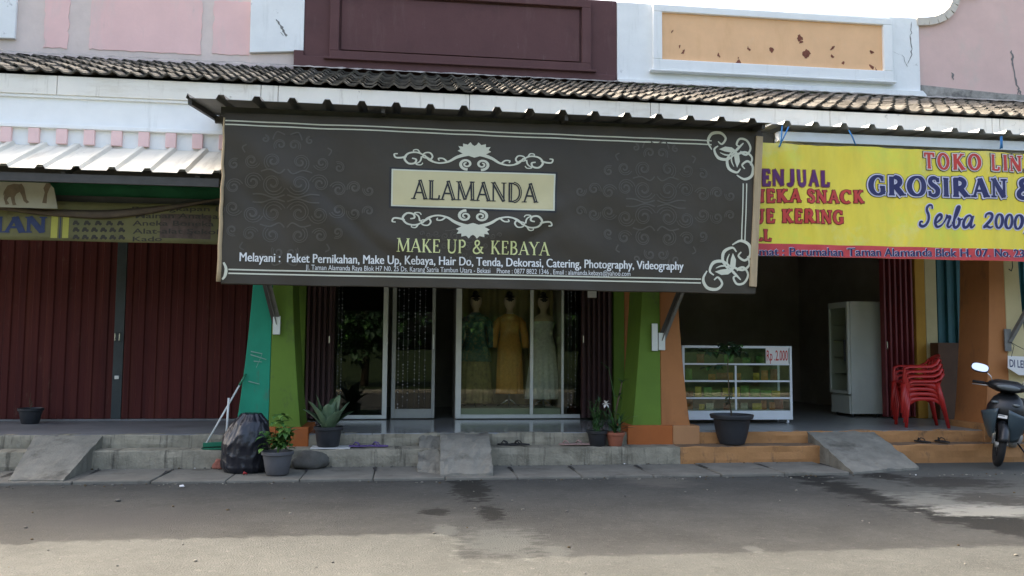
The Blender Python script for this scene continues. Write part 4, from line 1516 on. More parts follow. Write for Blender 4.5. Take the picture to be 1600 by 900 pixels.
class Deco:
    """flat ornament pieces in metres round (cx, cz), draped on a cloth"""

    def __init__(self, surf, lift, m):
        self.mb, self.surf, self.lift, self.m, self.k = MB(), surf, lift, m, 0
        self.xmin = None

    def piece(self, vs, fs, T):
        self.k += 1
        out = []
        for v in vs:
            x, z = T(v[0], v[1])
            out.append(Vector((x, self.surf(x, z) - self.lift - (self.k % 9) * .0003, z)))
        if self.xmin is not None:
            fs = [f for f in fs if all(out[i].x > self.xmin for i in f)]
        self.mb.add(out, fs, self.m)

    def line(self, pts, w, T, k=5, sm=True):
        P = smooth_line(pts, k) if sm else pts
        vs, fs = ribbon(P, w)
        self.piece(vs, fs, T)

    def poly(self, pts, T):
        c = (sum(p[0] for p in pts) / len(pts), sum(p[1] for p in pts) / len(pts))
        vs = [c] + list(pts)
        n = len(pts)
        self.piece(vs, [(0, 1 + i, 1 + (i + 1) % n) for i in range(n)], T)

    def dot(self, x, y, r, T):
        self.poly([(x + r * math.cos(i * PI / 5), y + r * math.sin(i * PI / 5)) for i in range(10)], T)


# ------------------------------------------------------------------ the long black banner
BY = -1.20
BTL, BTR, BBL, BBR = at(349, 176, BY), at(1191, 206, BY), at(345, 442, BY), at(1181, 458, BY)


def bsurf(X, Z):
    u = (X + 2.1) / 6.5
    v = (Z - 2.2) / 2.0
    y = BY
    y += .018 * math.sin(u * 9.0 + v * 2.1) * (1 - v) + .012 * noise.noise((X * .8, Z * 1.1, 4))
    # diagonal tension folds from the upper left corner and lower middle
    for (ax, az, bx, bz, wd, h) in ((-2.0, 3.95, -.6, 2.6, .16, .030), (-1.95, 3.4, -1.2, 2.5, .13, -.018), (.6, 2.6, 2.2, 3.3, .14, .016), (1.0, 2.4, 1.8, 3.0, .07, -.010), (-.4, 2.75, .5, 2.35, .10, .014), (-1.2, 3.4, .0, 2.3, .06, -.010)):
        dx, dz = bx - ax, bz - az
        L = math.hypot(dx, dz)
        t = ((X - ax) * dx + (Z - az) * dz) / L / L
        dd = ((X - ax) * dz - (Z - az) * dx) / L
        e = max(0, 1 - abs(t - .5) * 1.6)
        y -= 1.9 * h * math.exp(-(dd / wd) ** 2) * e
    y += .022 * noise.noise((X * 2.2 + Z * 1.2, Z * 1.6 - X * .8, 9)) + .004 * noise.noise((X * 5 + Z * 4, Z * 2.5, 3))
    return y


def bpt(u, v, dy=0):
    p = BBL.lerp(BBR, u).lerp(BTL.lerp(BTR, u), v)
    wob = .012 * noise.noise((u * 9, v * 2, 8)) * (1 if v < .02 else 0)
    wl = .015 * noise.noise((v * 5, 2, 1)) * (1 if u < .01 else 0)
    return Vector((p.x + wl, bsurf(p.x, p.z) + dy, p.z + wob))


ban = thing('banner', 'long black vinyl banner of a make-up and bridal wear shop with cream scroll ornaments', 'banner', (1.1, BY, 2.2))
mb = MB()
mb.grid(lambda u, v: bpt(u, v), 150, 50, m_vinyl)
mb.grid(lambda u, v: bpt(1 - u, v, .012), 60, 12, m_vinyl)
# hem rolled at the bottom and black sag at the top
mb.tube([bpt(i / 40, 0, .012) for i in range(41)], .013, m_vinyl, 6)
mb.build('cloth', ban, smooth='all')
mb = MB()
q0, q1 = at(1185, 214, BY), at(1176, 448, BY)
mb.bar((q0.x, bsurf(q0.x, q0.z) - .022, q0.z), (q1.x, bsurf(q1.x, q1.z) - .022, q1.z), .03, .085, m_batten, (1, 0, 0))
mb.build('batten', ban, bevel=.003)
mb = MB()
q0, q1 = at(352, 184, BY), at(346, 440, BY)
mb.tube([(q0.x - .01 + .02 * noise.noise((i * .7, 1, 1)), BY + .0, q0.z + (q1.z - q0.z) * i / 14) for i in range(15)], [.012 + .016 * (i / 14) for i in range(15)], m_batten, 7)
mb.build('batten', ban, smooth='all')


def bz(x, y):
    p = at(x, y, BY - .005)
    return (p.x, p.z)


bs = bsurf
# double rules
mb = MB()


def rule(pa, pb, w=.008):
    A, B = bz(*pa), bz(*pb)
    n = 60
    pts = [(A[0] + (B[0] - A[0]) * i / n, A[1] + (B[1] - A[1]) * i / n) for i in range(n + 1)]
    vs, fs = ribbon(pts, w)
    mb.add([Vector((v.x, bs(v.x, v.y) - .005, v.y)) for v in vs], fs, m_cream)


rule((352, 188.5), (1112, 220), .0075)
rule((352, 194.5), (1112, 226), .0075)
rule((357, 421), (1096, 436), .008)
rule((357, 427), (1096, 442), .008)
rule((1160.5, 287), (1159, 376), .007)
rule((1166, 287), (1164, 376), .007)
mb.build('border_rules', ban)
# name panel
pl, pr, prb, plb = bz(612, 264), bz(868, 272), bz(866, 330), bz(611, 322)


def quadgrid(mb, c, lift, m, nu=60, nv=16, grow=0.0):
    (a, b, c2, d) = c

    def fn(u, v):
        u2 = -grow + (1 + 2 * grow) * u
        v2 = -grow * 4 + (1 + 8 * grow) * v
        x = (d[0] * (1 - u2) + c2[0] * u2) * (1 - v2) + (a[0] * (1 - u2) + b[0] * u2) * v2
        z = (d[1] * (1 - u2) + c2[1] * u2) * (1 - v2) + (a[1] * (1 - u2) + b[1] * u2) * v2
        return Vector((x, bs(x, z) - lift, z))
    mb.grid(fn, nu, nv, m)


mb = MB()
quadgrid(mb, (pl, pr, prb, plb), .004, m_ink, grow=.012)
quadgrid(mb, (pl, pr, prb, plb), .006, m_cream)
quadgrid(mb, (pl, pr, prb, plb), .008, m_panel, grow=-.009)
mb.build('name_panel', ban)
mb = MB()
A, B = bz(643, 311), bz(840, 317)
put_serif(mb, 'ALAMANDA', A, B, .225, bs, .011, m_ink, tk=.092, tn=.042, sf=.13, sh=.024)
mb.build('name_lettering', ban)
mb = MB()
A2, B2 = bz(619.5, 393.5), bz(858.5, 399.5)
put_serif(mb, 'MAKE UP & KEBAYA', A2, B2, .155, bs, .009, m_yprint, tk=.066, tn=.030, sf=.12, sh=.024)
mb.build('subtitle_lettering', ban)


def inline(mb, word, A, B, cap, lift, m, hw=.012):
    total = sum(G[k][0] for k in word)
    sx = (B[0] - A[0]) / total
    cur = 0
    for k in word:
        for s in G[k][1]:
            if s[0] in 'km':
                P = smooth_line(s[1], 4) if s[0] == 'm' else [Vector(p) for p in s[1]]
                if s[0] == 'k':
                    P = [P[0].lerp(P[1], .08), P[0].lerp(P[1], .92)]
                vs, fs = ribbon(P, hw)
                out = []
                for v in vs:
                    X = A[0] + (cur + v.x + .012) * sx
                    Z = A[1] + (B[1] - A[1]) * (X - A[0]) / (B[0] - A[0]) + v.y * cap
                    out.append(Vector((X, bs(X, Z) - lift, Z)))
                mb.add(out, fs, m)
        cur += G[k][0]


mb = MB()
inline(mb, 'ALAMANDA', A, B, .225, .0145, m_panel, .011)
mb.build('letter_inline', ban)
def text_part(name, body, pa, pb, cap, shift, m=m_wprint):
    mb = MB()
    put_font(mb, body, bz(*pa), bz(*pb), cap, bs, .009, m)
    if shift:
        put_font(mb, body, bz(pa[0] + shift, pa[1]), bz(pb[0] + shift, pb[1]), cap, bs, .0094, m)
    return mb.build(name, ban)


text_part('service_lettering', 'Melayani :  Paket Pernikahan, Make Up, Kebaya, Hair Do, Tenda, Dekorasi, Catering, Photography, Videography', (374, 408), (1067.8, 421.8), .098, .7)
text_part('address_lettering', 'Jl. Taman Alamanda Raya Blok H7 N0. 25 Ds. Karang Satria Tambun Utara - Bekasi    Phone : 0877 8822 1346 , Email : alamanda.kebaya@yahoo.com', (477, 421), (985, 431.3), .056, 0)

# scroll ornaments round the name panel
dc = Deco(bs, .006, m_cream)


def ornament(cx, cz, sc, flip):
    for s in (-1, 1):
        T = lambda x, y, s=s: (cx + s * x * sc, cz + flip * y * sc * .80)
        dc.line(spiral(.118, .055, .105, .02, -100, 1.55), [.024, .020, .015, .012], T, 1, False)
        dc.line([(.03, .25), (.15, .225), (.27, .17), (.38, .09), (.52, .055), (.66, .10), (.74, .20)], [.030, .030, .022, .015, .015, .013], T)
        dc.line([(.60, .075), (.72, .17), (.84, .24), (.97, .22), (1.03, .12), (.97, .03), (.88, .04), (.86, .11), (.92, .13)], [.010, .014, .017, .016, .012], T)
        dc.line([(.66, .10), (.62, .17), (.66, .24), (.74, .23), (.76, .16), (.71, .14)], [.014, .012, .010], T)
        dc.line([(.78, .17), (.80, .08), (.86, .02), (.79, .01), (.76, .05)], [.013, .010, .008], T)
        dc.line([(.80, .22), (.84, .29), (.90, .28), (.89, .24)], [.012, .010, .008], T)
        dc.line([(1.00, .16), (1.08, .13), (1.16, .13), (1.18, .19), (1.13, .20)], [.016, .016, .012, .01], T)
        dc.line([(.40, .08), (.46, .14), (.53, .14), (.52, .10)], [.014, .013, .009], T)
        # half of the leaf crown
        dc.poly([(0, .18), (.16, .24), (.25, .30), (.21, .33), (.24, .39), (.17, .38), (.17, .44), (.10, .42), (.06, .47), (.03, .42), (.0, .40)], T)


c1 = at(741, 262, BY)
ornament(c1.x, c1.z + .005, .78, 1)
dc.mb.build('scroll_ornament', ban)
dc = Deco(bs, .006, m_cream)
c2 = at(739, 333, BY)
ornament(c2.x, c2.z - .005, .78, -1)
dc.mb.build('scroll_ornament', ban)
dc = Deco(bs, .006, m_cream)


def corner(cx, cz, sc, fz):
    # c is the outer corner; x runs to the left, y runs inwards (down for the upper corner)
    T = lambda x, y: (cx - x * sc, cz - fz * y * sc)
    T2 = lambda x, y: (cx - y * sc, cz - fz * x * sc)
    for TT in (T, T2):
        dc.line([(.66, .28), (.72, .16), (.66, .04), (.52, .02), (.44, .10), (.50, .19), (.56, .15)], [0.0082, 0.0204, 0.0231, 0.0177, 0.0150, 0.0082], TT)
        dc.line([(.22, .30), (.12, .34), (.05, .24), (.11, .12), (.22, .10), (.27, .19), (.21, .22)] if TT is T else [(.36, .30), (.30, .14), (.38, .03), (.50, .06)], [0.0204, 0.0150, 0.0163, 0.0163, 0.0095], TT)
        dc.line([(.30, .34), (.42, .42), (.56, .40), (.62, .28), (.56, .22)], [0.0082, 0.0204, 0.0231, 0.0163, 0.0082], TT)
        dc.poly([(.27, .29), (.35, .235), (.45, .225), (.545, .27), (.46, .30), (.36, .315)], TT)
        dc.line([(.33, .345), (.44, .355), (.53, .32)], [.004, .012, .004], TT)
    dc.line([(.16, .16), (.26, .26), (.36, .36)], [0.0082, 0.0204, 0.0082], T)


ctr = at(1177, 208, BY)
corner(ctr.x, ctr.z, .80, 1)
dc.mb.build('corner_flourish', ban)
dc = Deco(bs, .006, m_cream)
cbr = at(1175, 455, BY)
corner(cbr.x, cbr.z, .84, -1)
dc.mb.build('corner_flourish', ban)
dc = Deco(bs, .006, m_cream)
# end of the scroll at the lower left corner
cl = at(349, 424, BY)
dc.line([(0, .1), (.03, .03), (.02, -.05), (-.01, -.09)], [.01, .018, .01], lambda x, y: (cl.x + x, cl.z + y))
dc.mb.build('corner_flourish', ban)

# pale damask pattern printed in the dark ground
dc = Deco(bs, .0035, m_damask)
dc.xmin = -2.06


def damask(cx, cz, sc, parts=(1, -1)):
    for s in (-1, 1):
        for f in parts:
            T = lambda x, y, s=s, f=f: (cx + s * x * sc, cz + f * y * sc)
            for (x, y, r0, a0, tn) in ((.20, .22, .20, 200, 1.4), (.50, .24, .16, 170, -1.5), (.20, .56, .15, -60, 1.4), (.10, .82, .11, -40, 1.2), (.78, .16, .14, 160, -1.4), (.52, .56, .13, 200, 1.4), (.78, .50, .10, 120, -1.3), (1.02, .20, .12, 200, -1.4), (1.24, .16, .10, 160, 1.3), (.33, .90, .07, 90, 1.2)):
                for k in (1.0, .72):
                    dc.line(spiral(x, y, r0 * k, r0 * k * .18, a0, tn, 22), .0075, T, 1, False)
            dc.line([(.02, .44), (.10, .37), (.24, .43), (.38, .40)], .011, T)
            dc.line([(.02, .05), (.18, .01), (.36, .06), (.5, .06)], .011, T)
            dc.line([(.04, .98), (.16, 1.02), (.22, .9)], .011, T)
            dc.line([(.62, .68), (.66, .76), (.6, .8)], .011, T)


d1 = at(447, 310, BY)
damask(d1.x, d1.z, .74)
dc.mb.build('damask_pattern', ban)
dc = Deco(bs, .0035, m_damask)
d2 = at(1025, 318, BY)
damask(d2.x, d2.z, .74)
dc.mb.build('damask_pattern', ban)
dc = Deco(bs, .0035, m_damask)
d3 = at(720, 372, BY)
damask(d3.x, d3.z + .1, .36, (-1,))
o = dc.mb.build('damask_pattern', ban)

# ------------------------------------------------------------------ the yellow banner
YY = -1.0
YTL, YTR, YBL, YBR = at(1196, 226, YY), at(1600, 238, YY), at(1172, 400, YY), at(1600, 404.5, YY)
yz0, yz1 = at(1400, 404, YY).z, at(1400, 231, YY).z
yx0, yx1 = at(1176, 300, YY).x, 9.35


def ysurf(X, Z):
    v = (Z - yz0) / (yz1 - yz0)
    y = YY + .016 * math.sin(X * 7.5 + .7 * math.sin(X * 3.1)) + .010 * math.sin(X * 21 + v * 1.5 + math.sin(X * 5)) * (.3 + .7 * v) + .01 * noise.noise((X * 2, Z * 2, 11))
    # pull towards the tied top left corner
    dd = (X - 4.55) * .8 + (Z - 4.05) * .35
    y -= .02 * math.exp(-(dd / .09) ** 2)
    return y


yb = thing('banner', 'bright yellow shop banner with red and navy lettering tied with blue rope', 'banner', (6.8, YY, yz0))


def ypt(u, v, dy=0):
    x = yx0 + (yx1 - yx0) * u
    inset = max(0, (v - .1)) * .10 * max(0, 1 - u * 14)
    x += inset
    sag = -.012 * math.sin(u * PI * 3.4) ** 2 if v > .98 else 0
    z = yz0 + (yz1 - yz0) * v + sag - .02 * (1 - u) * (1 - v) * 0
    return Vector((x, ysurf(x, z) + dy, z))


mb = MB()
mb.grid(lambda u, v: ypt(u, .108 + .892 * v), 150, 34, m_ylw)
mb.grid(lambda u, v: ypt(u, .108 * v), 150, 6, m_redstrip)
mb.grid(lambda u, v: ypt(1 - u, v, .012), 80, 12, m_ylw)
mb.build('cloth', yb, smooth='all')
ys = ysurf


def yzp(x, y):
    p = at(x, y, YY - .005)
    return (p.x, p.z)


def layered(word, pa, pb, cap, layers, tk, tn, sf, sh, shear=0, lift0=.004, tm=None, track=0):
    mb = MB()
    for i, (g, m) in enumerate(layers):
        put_serif(mb, word, yzp(*pa), yzp(*pb), cap, ys, lift0 + i * .0045, m, tk=tk, tn=tn, sf=sf, sh=sh, grow=g, shear=shear, tm=tm, track=track)
    mb.build('lettering', yb)


layered('MENJUAL', (1166, 289), (1299, 291), .195, [(.05, m_snkR), (.0, m_purple)], .115, .075, .08, .035, track=.13)
layered('ANEKA SNACK', (1158, 315.5), (1351, 317.5), .160, [(.05, m_blackred), (.0, m_redtx)], .115, .075, .15, .055, track=.12)
layered('KUE KERING', (1160, 347), (1322, 349.5), .165, [(.05, m_blackred), (.0, m_redtx)], .115, .075, .15, .055, track=.12)
layered('DLL', (1164, 374), (1207, 376.5), .140, [(.05, m_blackred), (.0, m_redtx)], .115, .075, .15, .055, track=.12)
layered('TOKO LINA', (1443, 263.5), (1625, 268.5), .205, [(.10, m_ink), (.06, m_palelet), (.0, m_redtx)], .105, .065, .13, .045, track=.2)
layered('GROSIRAN &', (1357, 304.5), (1622, 310.5), .245, [(.09, m_ink), (.06, m_lav), (.0, m_navy)], .125, .065, .15, .05, track=.13)
layered(['s_S', 's_e', 's_r', 's_b', 's_a', ' ', 's_2', 's_0', 's_0', 's_0', 's_,'], (1434, 354.5), (1608, 358.5), .27, [(.05, m_lav), (.0, m_navy)], .08, .045, .0, .0, shear=.18, tm=.066)
mb = MB()
put_font(mb, 'Alamat : Perumahan Taman Alamanda Blok H. 07. No. 23', yzp(1159.3, 399), yzp(1601.3, 401.5), .100, ys, .004, m_lav, bold=.03)
for k in (0, .8):
    put_font(mb, 'Alamat : Perumahan Taman Alamanda Blok H. 07. No. 23', yzp(1160 + k, 399), yzp(1601 + k, 401.5), .098, ys, .008 + k * .0006, m_navy)
mb.build('address_lettering', yb)
mb = MB()
for (a, b) in (((1222, 196), (1219, 228)), ((1232, 198), (1217, 230)), ((1326, 203), (1337, 227)), ((1563, 214), (1563, 233))):
    p, q = at(a[0], a[1], YY - .03), at(b[0], b[1], YY - .03)
    mb.tube([p, p.lerp(q, .5) + Vector((0, -.012, 0)), q], .009, m_rope, 6)
p = at(1563, 222, YY - .03)
mb.tube([p + Vector((.02, 0, .08)), p + Vector((.02, 0, -.08))], .012, m_rope, 6)
mb.build('rope_tie', yb, smooth='all')

# ------------------------------------------------------------------ old banner, canvas and poster under the left awning
OY = -.30
oz = lambda x, y: at(x, y, OY)
ob = thing('banner', 'faded yellow toy shop banner sagging under the left awning', 'banner', (-4, OY, 2.7))
oL, oR = -8.5, at(362, 360, OY).x
oz0, oz1 = at(170, 378, OY).z, at(170, 318, OY).z


def osurf(X, Z):
    return OY + .015 * math.sin(X * 5) + .01 * noise.noise((X * 3, Z * 3, 2))


mb = MB()
mb.grid(lambda u, v: Vector((oL + (oR - oL) * u, osurf(oL + (oR - oL) * u, oz0 + (oz1 - oz0) * v), oz0 + (oz1 - oz0) * v + .04 * max(0, (u - .55)) * v)), 60, 8, m_oldban, )
mb.build('cloth', ob, smooth='all', solid=.004)
mb = MB()
sw = [(-60, 322), (0, 328), (60, 336), (110, 340), (160, 342), (210, 338), (260, 330), (310, 320), (352, 312)]
top = [(-60, 312), (0, 319), (60, 327), (110, 328), (160, 329), (210, 326), (260, 321), (310, 315), (352, 309)]
tp = smooth_line([(oz(*p).x, oz(*p).z) for p in top], 4)
bt = smooth_line([(oz(*p).x, oz(*p).z) for p in sw], 4)
vs = []
for i, (a, b) in enumerate(zip(tp, bt)):
    vs += [Vector((a.x, OY - .02, a.y)), Vector((a.x, OY - .06, (a.y * .6 + b.y * .4))), Vector((b.x, OY - .055, b.y * .85 + a.y * .15)), Vector((b.x, OY - .025, b.y))]
n = len(tp)
mb.add(vs, [(4 * i + k, 4 * i + 4 + k, 4 * i + 5 + k, 4 * i + 1 + k) for i in range(n - 1) for k in range(3)], m_oldfold)
mb.build('sagging_fold', ob, smooth='all', solid=.004)
mb = MB()
o2 = lambda x, y: (oz(x, y).x, oz(x, y).z)
for txt, pa, pb, cap in (('Perlengkapan Bayi', (206, 330), (372, 330), .055), ('Mainan Anak-anak', (212, 341), (372, 342), .06), ('Aneka Boneka', (207, 352.5), (334, 353.5), .06), ('Alat-alat Sekolah', (207, 365), (362, 366), .06), ('Kado', (207, 377), (254, 377), .055)):
    put_font(mb, txt, o2(*pa), o2(*pb), cap, osurf, .006, m_oldink, bold=.012)
mb.build('lettering', ob)
mb = MB()
put_serif(mb, 'IAN', o2(-12, 363), o2(74, 364), .19, osurf, .006, m_oldblue, tk=.13, tn=.07, sf=.14, sh=.04)
mb.build('big_lettering', ob)
mb = MB()
for r_, (yy, xs_, n_) in enumerate(((348, 114, 5), (358.5, 114, 6), (370, 114, 6))):
    for i in range(n_):
        x = xs_ + i * (17 if n_ == 5 else 14)
        a, b = o2(x, yy + 4), o2(x + 11, yy - 3)
        hh = b[1] - a[1]
        ww = b[0] - a[0]
        pts = [(0, .15), (.12, 0), (.3, 0), (.38, .2), (.6, .2), (.7, 0), (.86, 0), (1, .2), (1, .55), (.8, .6), (.65, 1), (.25, 1), (.1, .6)]
        pts = [(a[0] + p[0] * ww, a[1] + p[1] * hh) for p in pts]
        k = len(pts)
        mb.add([Vector((p[0], osurf(*p) - .006, p[1])) for p in pts], [list(range(k))], m_oldink)
mb.build('toy_pictures', ob)['kind'] = 'stuff'
mb = MB()
for (x0, y0, x1, y1, m, l) in ((250, 372, 330, 336, m_oldpic, .0045), (80, 372, 92, 338, m_oldyel, .0045), (98, 372, 109, 339, m_oldyel, .0045), (93.5, 373, 96.5, 338, m_oldblue, .005)):
    a, b = o2(x0, y0), o2(x1, y1)
    mb.grid(lambda u, v: Vector((a[0] + (b[0] - a[0]) * u, osurf(a[0] + (b[0] - a[0]) * u, a[1] + (b[1] - a[1]) * v) - l, a[1] + (b[1] - a[1]) * v)), 8, 3, m)
mb.build('printed_pictures', ob)

mb = MB()
gy0 = -.12
gx0, gx1 = -8, at(356, 320, gy0).x
gz0, gz1 = at(200, 345, gy0).z, at(200, 283, gy0).z
mb.grid(lambda u, v: Vector((gx0 + (gx1 - gx0) * u, gy0 + .03 * math.sin(u * 40) * (1 - v) + .02 * noise.noise((u * 20, v * 3, 1)), gz0 + (gz1 - gz0) * v - .03 * math.sin(u * 22) ** 2)), 90, 6, m_greencl)
o = mb.build('canvas', smooth='all', solid=.004)
tag(o, 'dark green canvas stretched under the left awning behind the faded banner', 'canvas')
mb = MB()
mb.box(gx0, -.2, at(200, 318, -.2).z, gx1, -.16, at(200, 308, -.2).z, m_beam)
o = mb.build('rail')
tag(o, 'dark horizontal rail crossing the green canvas under the left awning', 'rail')

po = thing('poster', 'cream poster board with brown elephant and giraffe silhouettes under the left awning', 'poster', (-4.6, -.5, 3.1))
ey = -.50
ez = lambda x, y: (at(x, y, ey).x, at(x, y, ey).z)
a, b = ez(-60, 325), ez(90, 287)
mb = MB()
pts = [ez(-60, 322), ez(90, 326), ez(84, 294), ez(76, 286), ez(-60, 282)]
mb.prism(pts, 'y', ey, ey + .012, m_boardE)
mb.build('board', po)
mb = MB()
el = [(8, 296), (12, 290), (22, 287), (30, 288), (34, 287), (38, 293), (40, 303), (42, 312), (46, 316), (42, 318), (37, 314), (34, 305), (31, 300), (26, 303), (23, 308), (24, 316), (26, 320), (20, 321), (18, 313), (17, 308), (14, 308), (11, 313), (15, 319), (9, 320), (6, 310), (7, 303), (5, 306), (6, 300)]
k = len(el)
mb.add([Vector((ez(*p)[0], ey - .003, ez(*p)[1])) for p in el], [list(range(k))], m_eleph)
gf = [(66, 317), (70, 301), (68, 294), (72, 287), (78, 286), (80, 290), (77, 296), (74, 303), (73, 318)]
mb.add([Vector((ez(*p)[0], ey - .003, ez(*p)[1])) for p in gf], [list(range(len(gf)))], m_eleph)
mb.build('animal_silhouettes', po)

# ------------------------------------------------------------------ right shop: closed parts
ry = YF - .04
t = thing('folding_shutter', 'dark red folding shutter pushed open behind the fridge and red chairs', 'shutter', (7.8, ry, ZF))
mb = MB()
pleated(mb, at(1377, 520, ry).x, PX[2] - .18, ry, zb, 3.0, m_rsh2, .09, .09)
mb.build('leaf', t)
handle(t, at(1385, 535, ry - .1).x, ry - .09, at(1385, 545, ry - .1).z)
t = thing('folding_shutter', 'dark teal shutter behind the orange and cream pillar at the right edge', 'shutter', (9.5, ry, ZF))
mb = MB()
pleated(mb, PX[2] + .21, 13.0, ry, zb + .72, 3.0, m_tealcl, .17, .05)
mb.build('leaf', t)
mb = MB()
mb.box(PX[2] + .02, ry - .32, ZF + .001, 11.0, ry - .115, 1.60, m_brownw)
o = mb.build('wooden_screen', bevel=.01)
tag(o, 'dark brown wooden screen behind the stack of red chairs', 'screen')

# ------------------------------------------------------------------ display case
cy0 = .98
ca = at(1066, 541, cy0)
cb = at(1237, 541, cy0)
cx0_, cx1_ = ca.x, cb.x
cz1 = cb.z
dcase = thing('display_case', 'white framed glass display case with shelves of snacks beside the orange pillar', 'display case', ((cx0_ + cx1_) / 2, cy0, ZF))
zc0 = ZF + .06
dep = .45
mb = MB()
fr = .035
for x in (cx0_, cx1_ - fr):
    for y in (cy0, cy0 + dep - fr):
        mb.box(x, y, zc0, x + fr, y + fr, cz1, m_case)
for y in (cy0, cy0 + dep - fr):
    mb.box(cx0_ + fr + .001, y, cz1 - fr, cx1_ - fr - .001, y + fr, cz1, m_case)
for x in (cx0_, cx1_ - fr):
    mb.box(x, cy0 + fr + .001, cz1 - fr, x + fr, cy0 + dep - fr - .001, cz1, m_case)
xm = at(1150, 600, cy0).x
z1s = at(1150, 569, cy0).z
mb.box(xm - .014, cy0 + .002, zc0 + .14, xm + .014, cy0 + .024, z1s - .02, m_case)
xm2 = at(1215, 600, cy0 + dep).x
mb.box(xm2 - .014, cy0 + dep - .03, zc0 + .14, xm2 + .014, cy0 + dep - .004, cz1 - .04, m_case)
mb.build('frame', dcase, bevel=.003)
MB().box(cx0_ + .002, cy0 + .003, zc0 + .0, cx1_ - .002, cy0 + dep - .003, zc0 + .13, m_case).build('base_panel', dcase, bevel=.004)
shz = [at(1150, y, cy0).z for y in (569, 595.5, 622)]
for z in shz:
    mb = MB()
    mb.box(cx0_ + .036, cy0 + .004, z - .012, cx1_ - .036, cy0 + .03, z + .012, m_case)
    mb.box(cx0_ + .036, cy0 + .031, z - .004, cx1_ - .036, cy0 + dep - .036, z + .004, m_shelf)
    mb.build('shelf', dcase)
MB().box(cx0_ + .036, cy0 + .008, zc0 + .131, cx1_ - .036, cy0 + .0135, cz1 - .036, m_glassc).build('front_glass', dcase)
MB().box(cx0_ + .036, cy0 + dep - .03, zc0 + .131, cx1_ - .036, cy0 + dep - .026, cz1 - .036, m_caseback).build('back_panel', dcase)
MB().box(cx0_ + .002, cy0 + .002, cz1 + .001, cx1_ - .002, cy0 + dep - .002, cz1 + .006, m_glassc).build('top_glass', dcase)
for x in (cx0_ + .06, cx1_ - .06):
    for y in (cy0 + .05, cy0 + dep - .06):
        mb = MB()
        mb.tube([(x - .014, y, ZF + .028), (x + .014, y, ZF + .028)], .028, m_case, 12)
        mb.box(x - .02, y - .012, ZF + .03, x + .02, y + .012, zc0 + .002, m_alud)
        mb.build('caster', dcase)
sg = thing('price_sign', 'white price card with red figures at the top right corner of the display case', 'price sign', (cx1_ - .3, cy0, cz1 - .2))
sa, sb_ = at(1197, 569, cy0 - .01), at(1232, 542.5, cy0 - .01)
MB().box(sa.x, cy0 - .006, sa.z, sb_.x, cy0 - .002, sb_.z, m_paper).build('card', sg)
mb = MB()
put_font(mb, 'Rp .2.000', (sa.x + .012, sa.z + .055), (sb_.x - .012, sa.z + .055), .145, lambda X, Z: cy0 - .0065, .002, m_redtx, bold=.01)
mb.build('lettering', sg)
rs = random.Random(5)


def packet(x, y, z, wd, ht, m):
    mb = MB()
    prof = [(0, .0), (.25, .5), (.5, 1), (.75, .55), (1, 0)]
    n = 6
    vs = []
    for j in range(5):
        for i in range(n + 1):
            u = i / n
            vs.append(Vector((x + wd * (u - .5) * (1 + .03 * math.sin(j * 9)), y - .035 * math.sin(PI * u) * prof[j][1] - .002, z + ht * prof[j][0])))
    k = len(vs)
    vs += [Vector((v.x, 2 * y - v.y, v.z)) for v in vs]
    fs = []
    for j in range(4):
        for i in range(n):
            a = j * (n + 1) + i
            fs.append((a, a + 1, a + n + 2, a + n + 1))
            fs.append((k + a, k + a + n + 1, k + a + n + 2, k + a + 1))
    mb.add(vs, fs, m)
    o = mb.build('snack_packet', smooth='all')
    tag(o, None, 'snack packet', 'snack packets in the display case')
    return o


m_snkO = M('orange_packet', (.48, .17, .04), rough=.4, var=.3, scale=16, bump=.1)
m_snkW = M('pale_packet', (.50, .47, .36), rough=.4, var=.3, scale=16, bump=.1)
levels = [zc0 + .131] + [shz[2] + .004, shz[1] + .004, shz[0] + .004]
kinds = [('yellow', m_snkY), ('green', m_snkG), ('brown', m_snkR), ('orange', m_snkO), ('pale', m_snkW)]
shelfname = ['on the bottom board of', 'on the lowest shelf of', 'on the middle shelf of', 'on the top shelf of']
for li, z in enumerate(levels):
    x = cx0_ + .12
    while x < cx1_ - .10:
        wd = rs.uniform(.08, .17)
        c = rs.choice({0: (2, 4, 3, 0), 1: (1, 0, 1, 2), 2: (0, 2, 3, 1), 3: (1, 2, 1)}[li])
        if rs.random() < (.9, .9, .9, .5)[li]:
            o = packet(x + wd / 2, cy0 + .17 + rs.uniform(-.06, .14), z, wd, rs.uniform(.08, .17), kinds[c][1])
            o.rotation_euler.z = 0
            o['label'] = '%s snack packet standing %s the glass display case' % (kinds[c][0], shelfname[li])
        x += wd + rs.uniform(.005, .05)

# ------------------------------------------------------------------ fridge
fc = atz(1327, 649, ZF + .03)
fcorner = Vector((fc.x, fc.y, ZF))
fdir_side = (Vector((atz(1375, 641, ZF + .03).x, atz(1375, 641, ZF + .03).y, 0)) - Vector((fc.x, fc.y, 0))).normalized()
fang = math.atan2(fdir_side.y, fdir_side.x)
fang = 0.0
FT = Matrix.Translation(fcorner) @ Matrix.Rotation(fang, 4, 'Z')    # local x: along the white side, local y: along the glass door (towards the back left)
fw, fd, fh = .60, .62, 1.88
fg = thing('display_fridge', 'tall white display fridge with a dark glass door inside the right shop', 'fridge', fcorner)
mb = MB()
mb.box(.05, .0, .05, fw, .03, fh, m_fridge, FT)
mb.box(.05, fd - .03, .05, fw, fd, fh, m_fridge, FT)
mb.box(fw - .03, .031, .05, fw, fd - .031, fh, m_fridge, FT)
mb.box(.05, .031, fh - .08, fw - .031, fd - .031, fh, m_fridge, FT)
mb.box(.05, .031, .05, fw - .031, fd - .031, .36, m_fridge, FT)
mb.build('body', fg, bevel=.008)
mb = MB()
mb.box(0, .005, .37, .045, .05, fh - .005, m_fridge, FT)
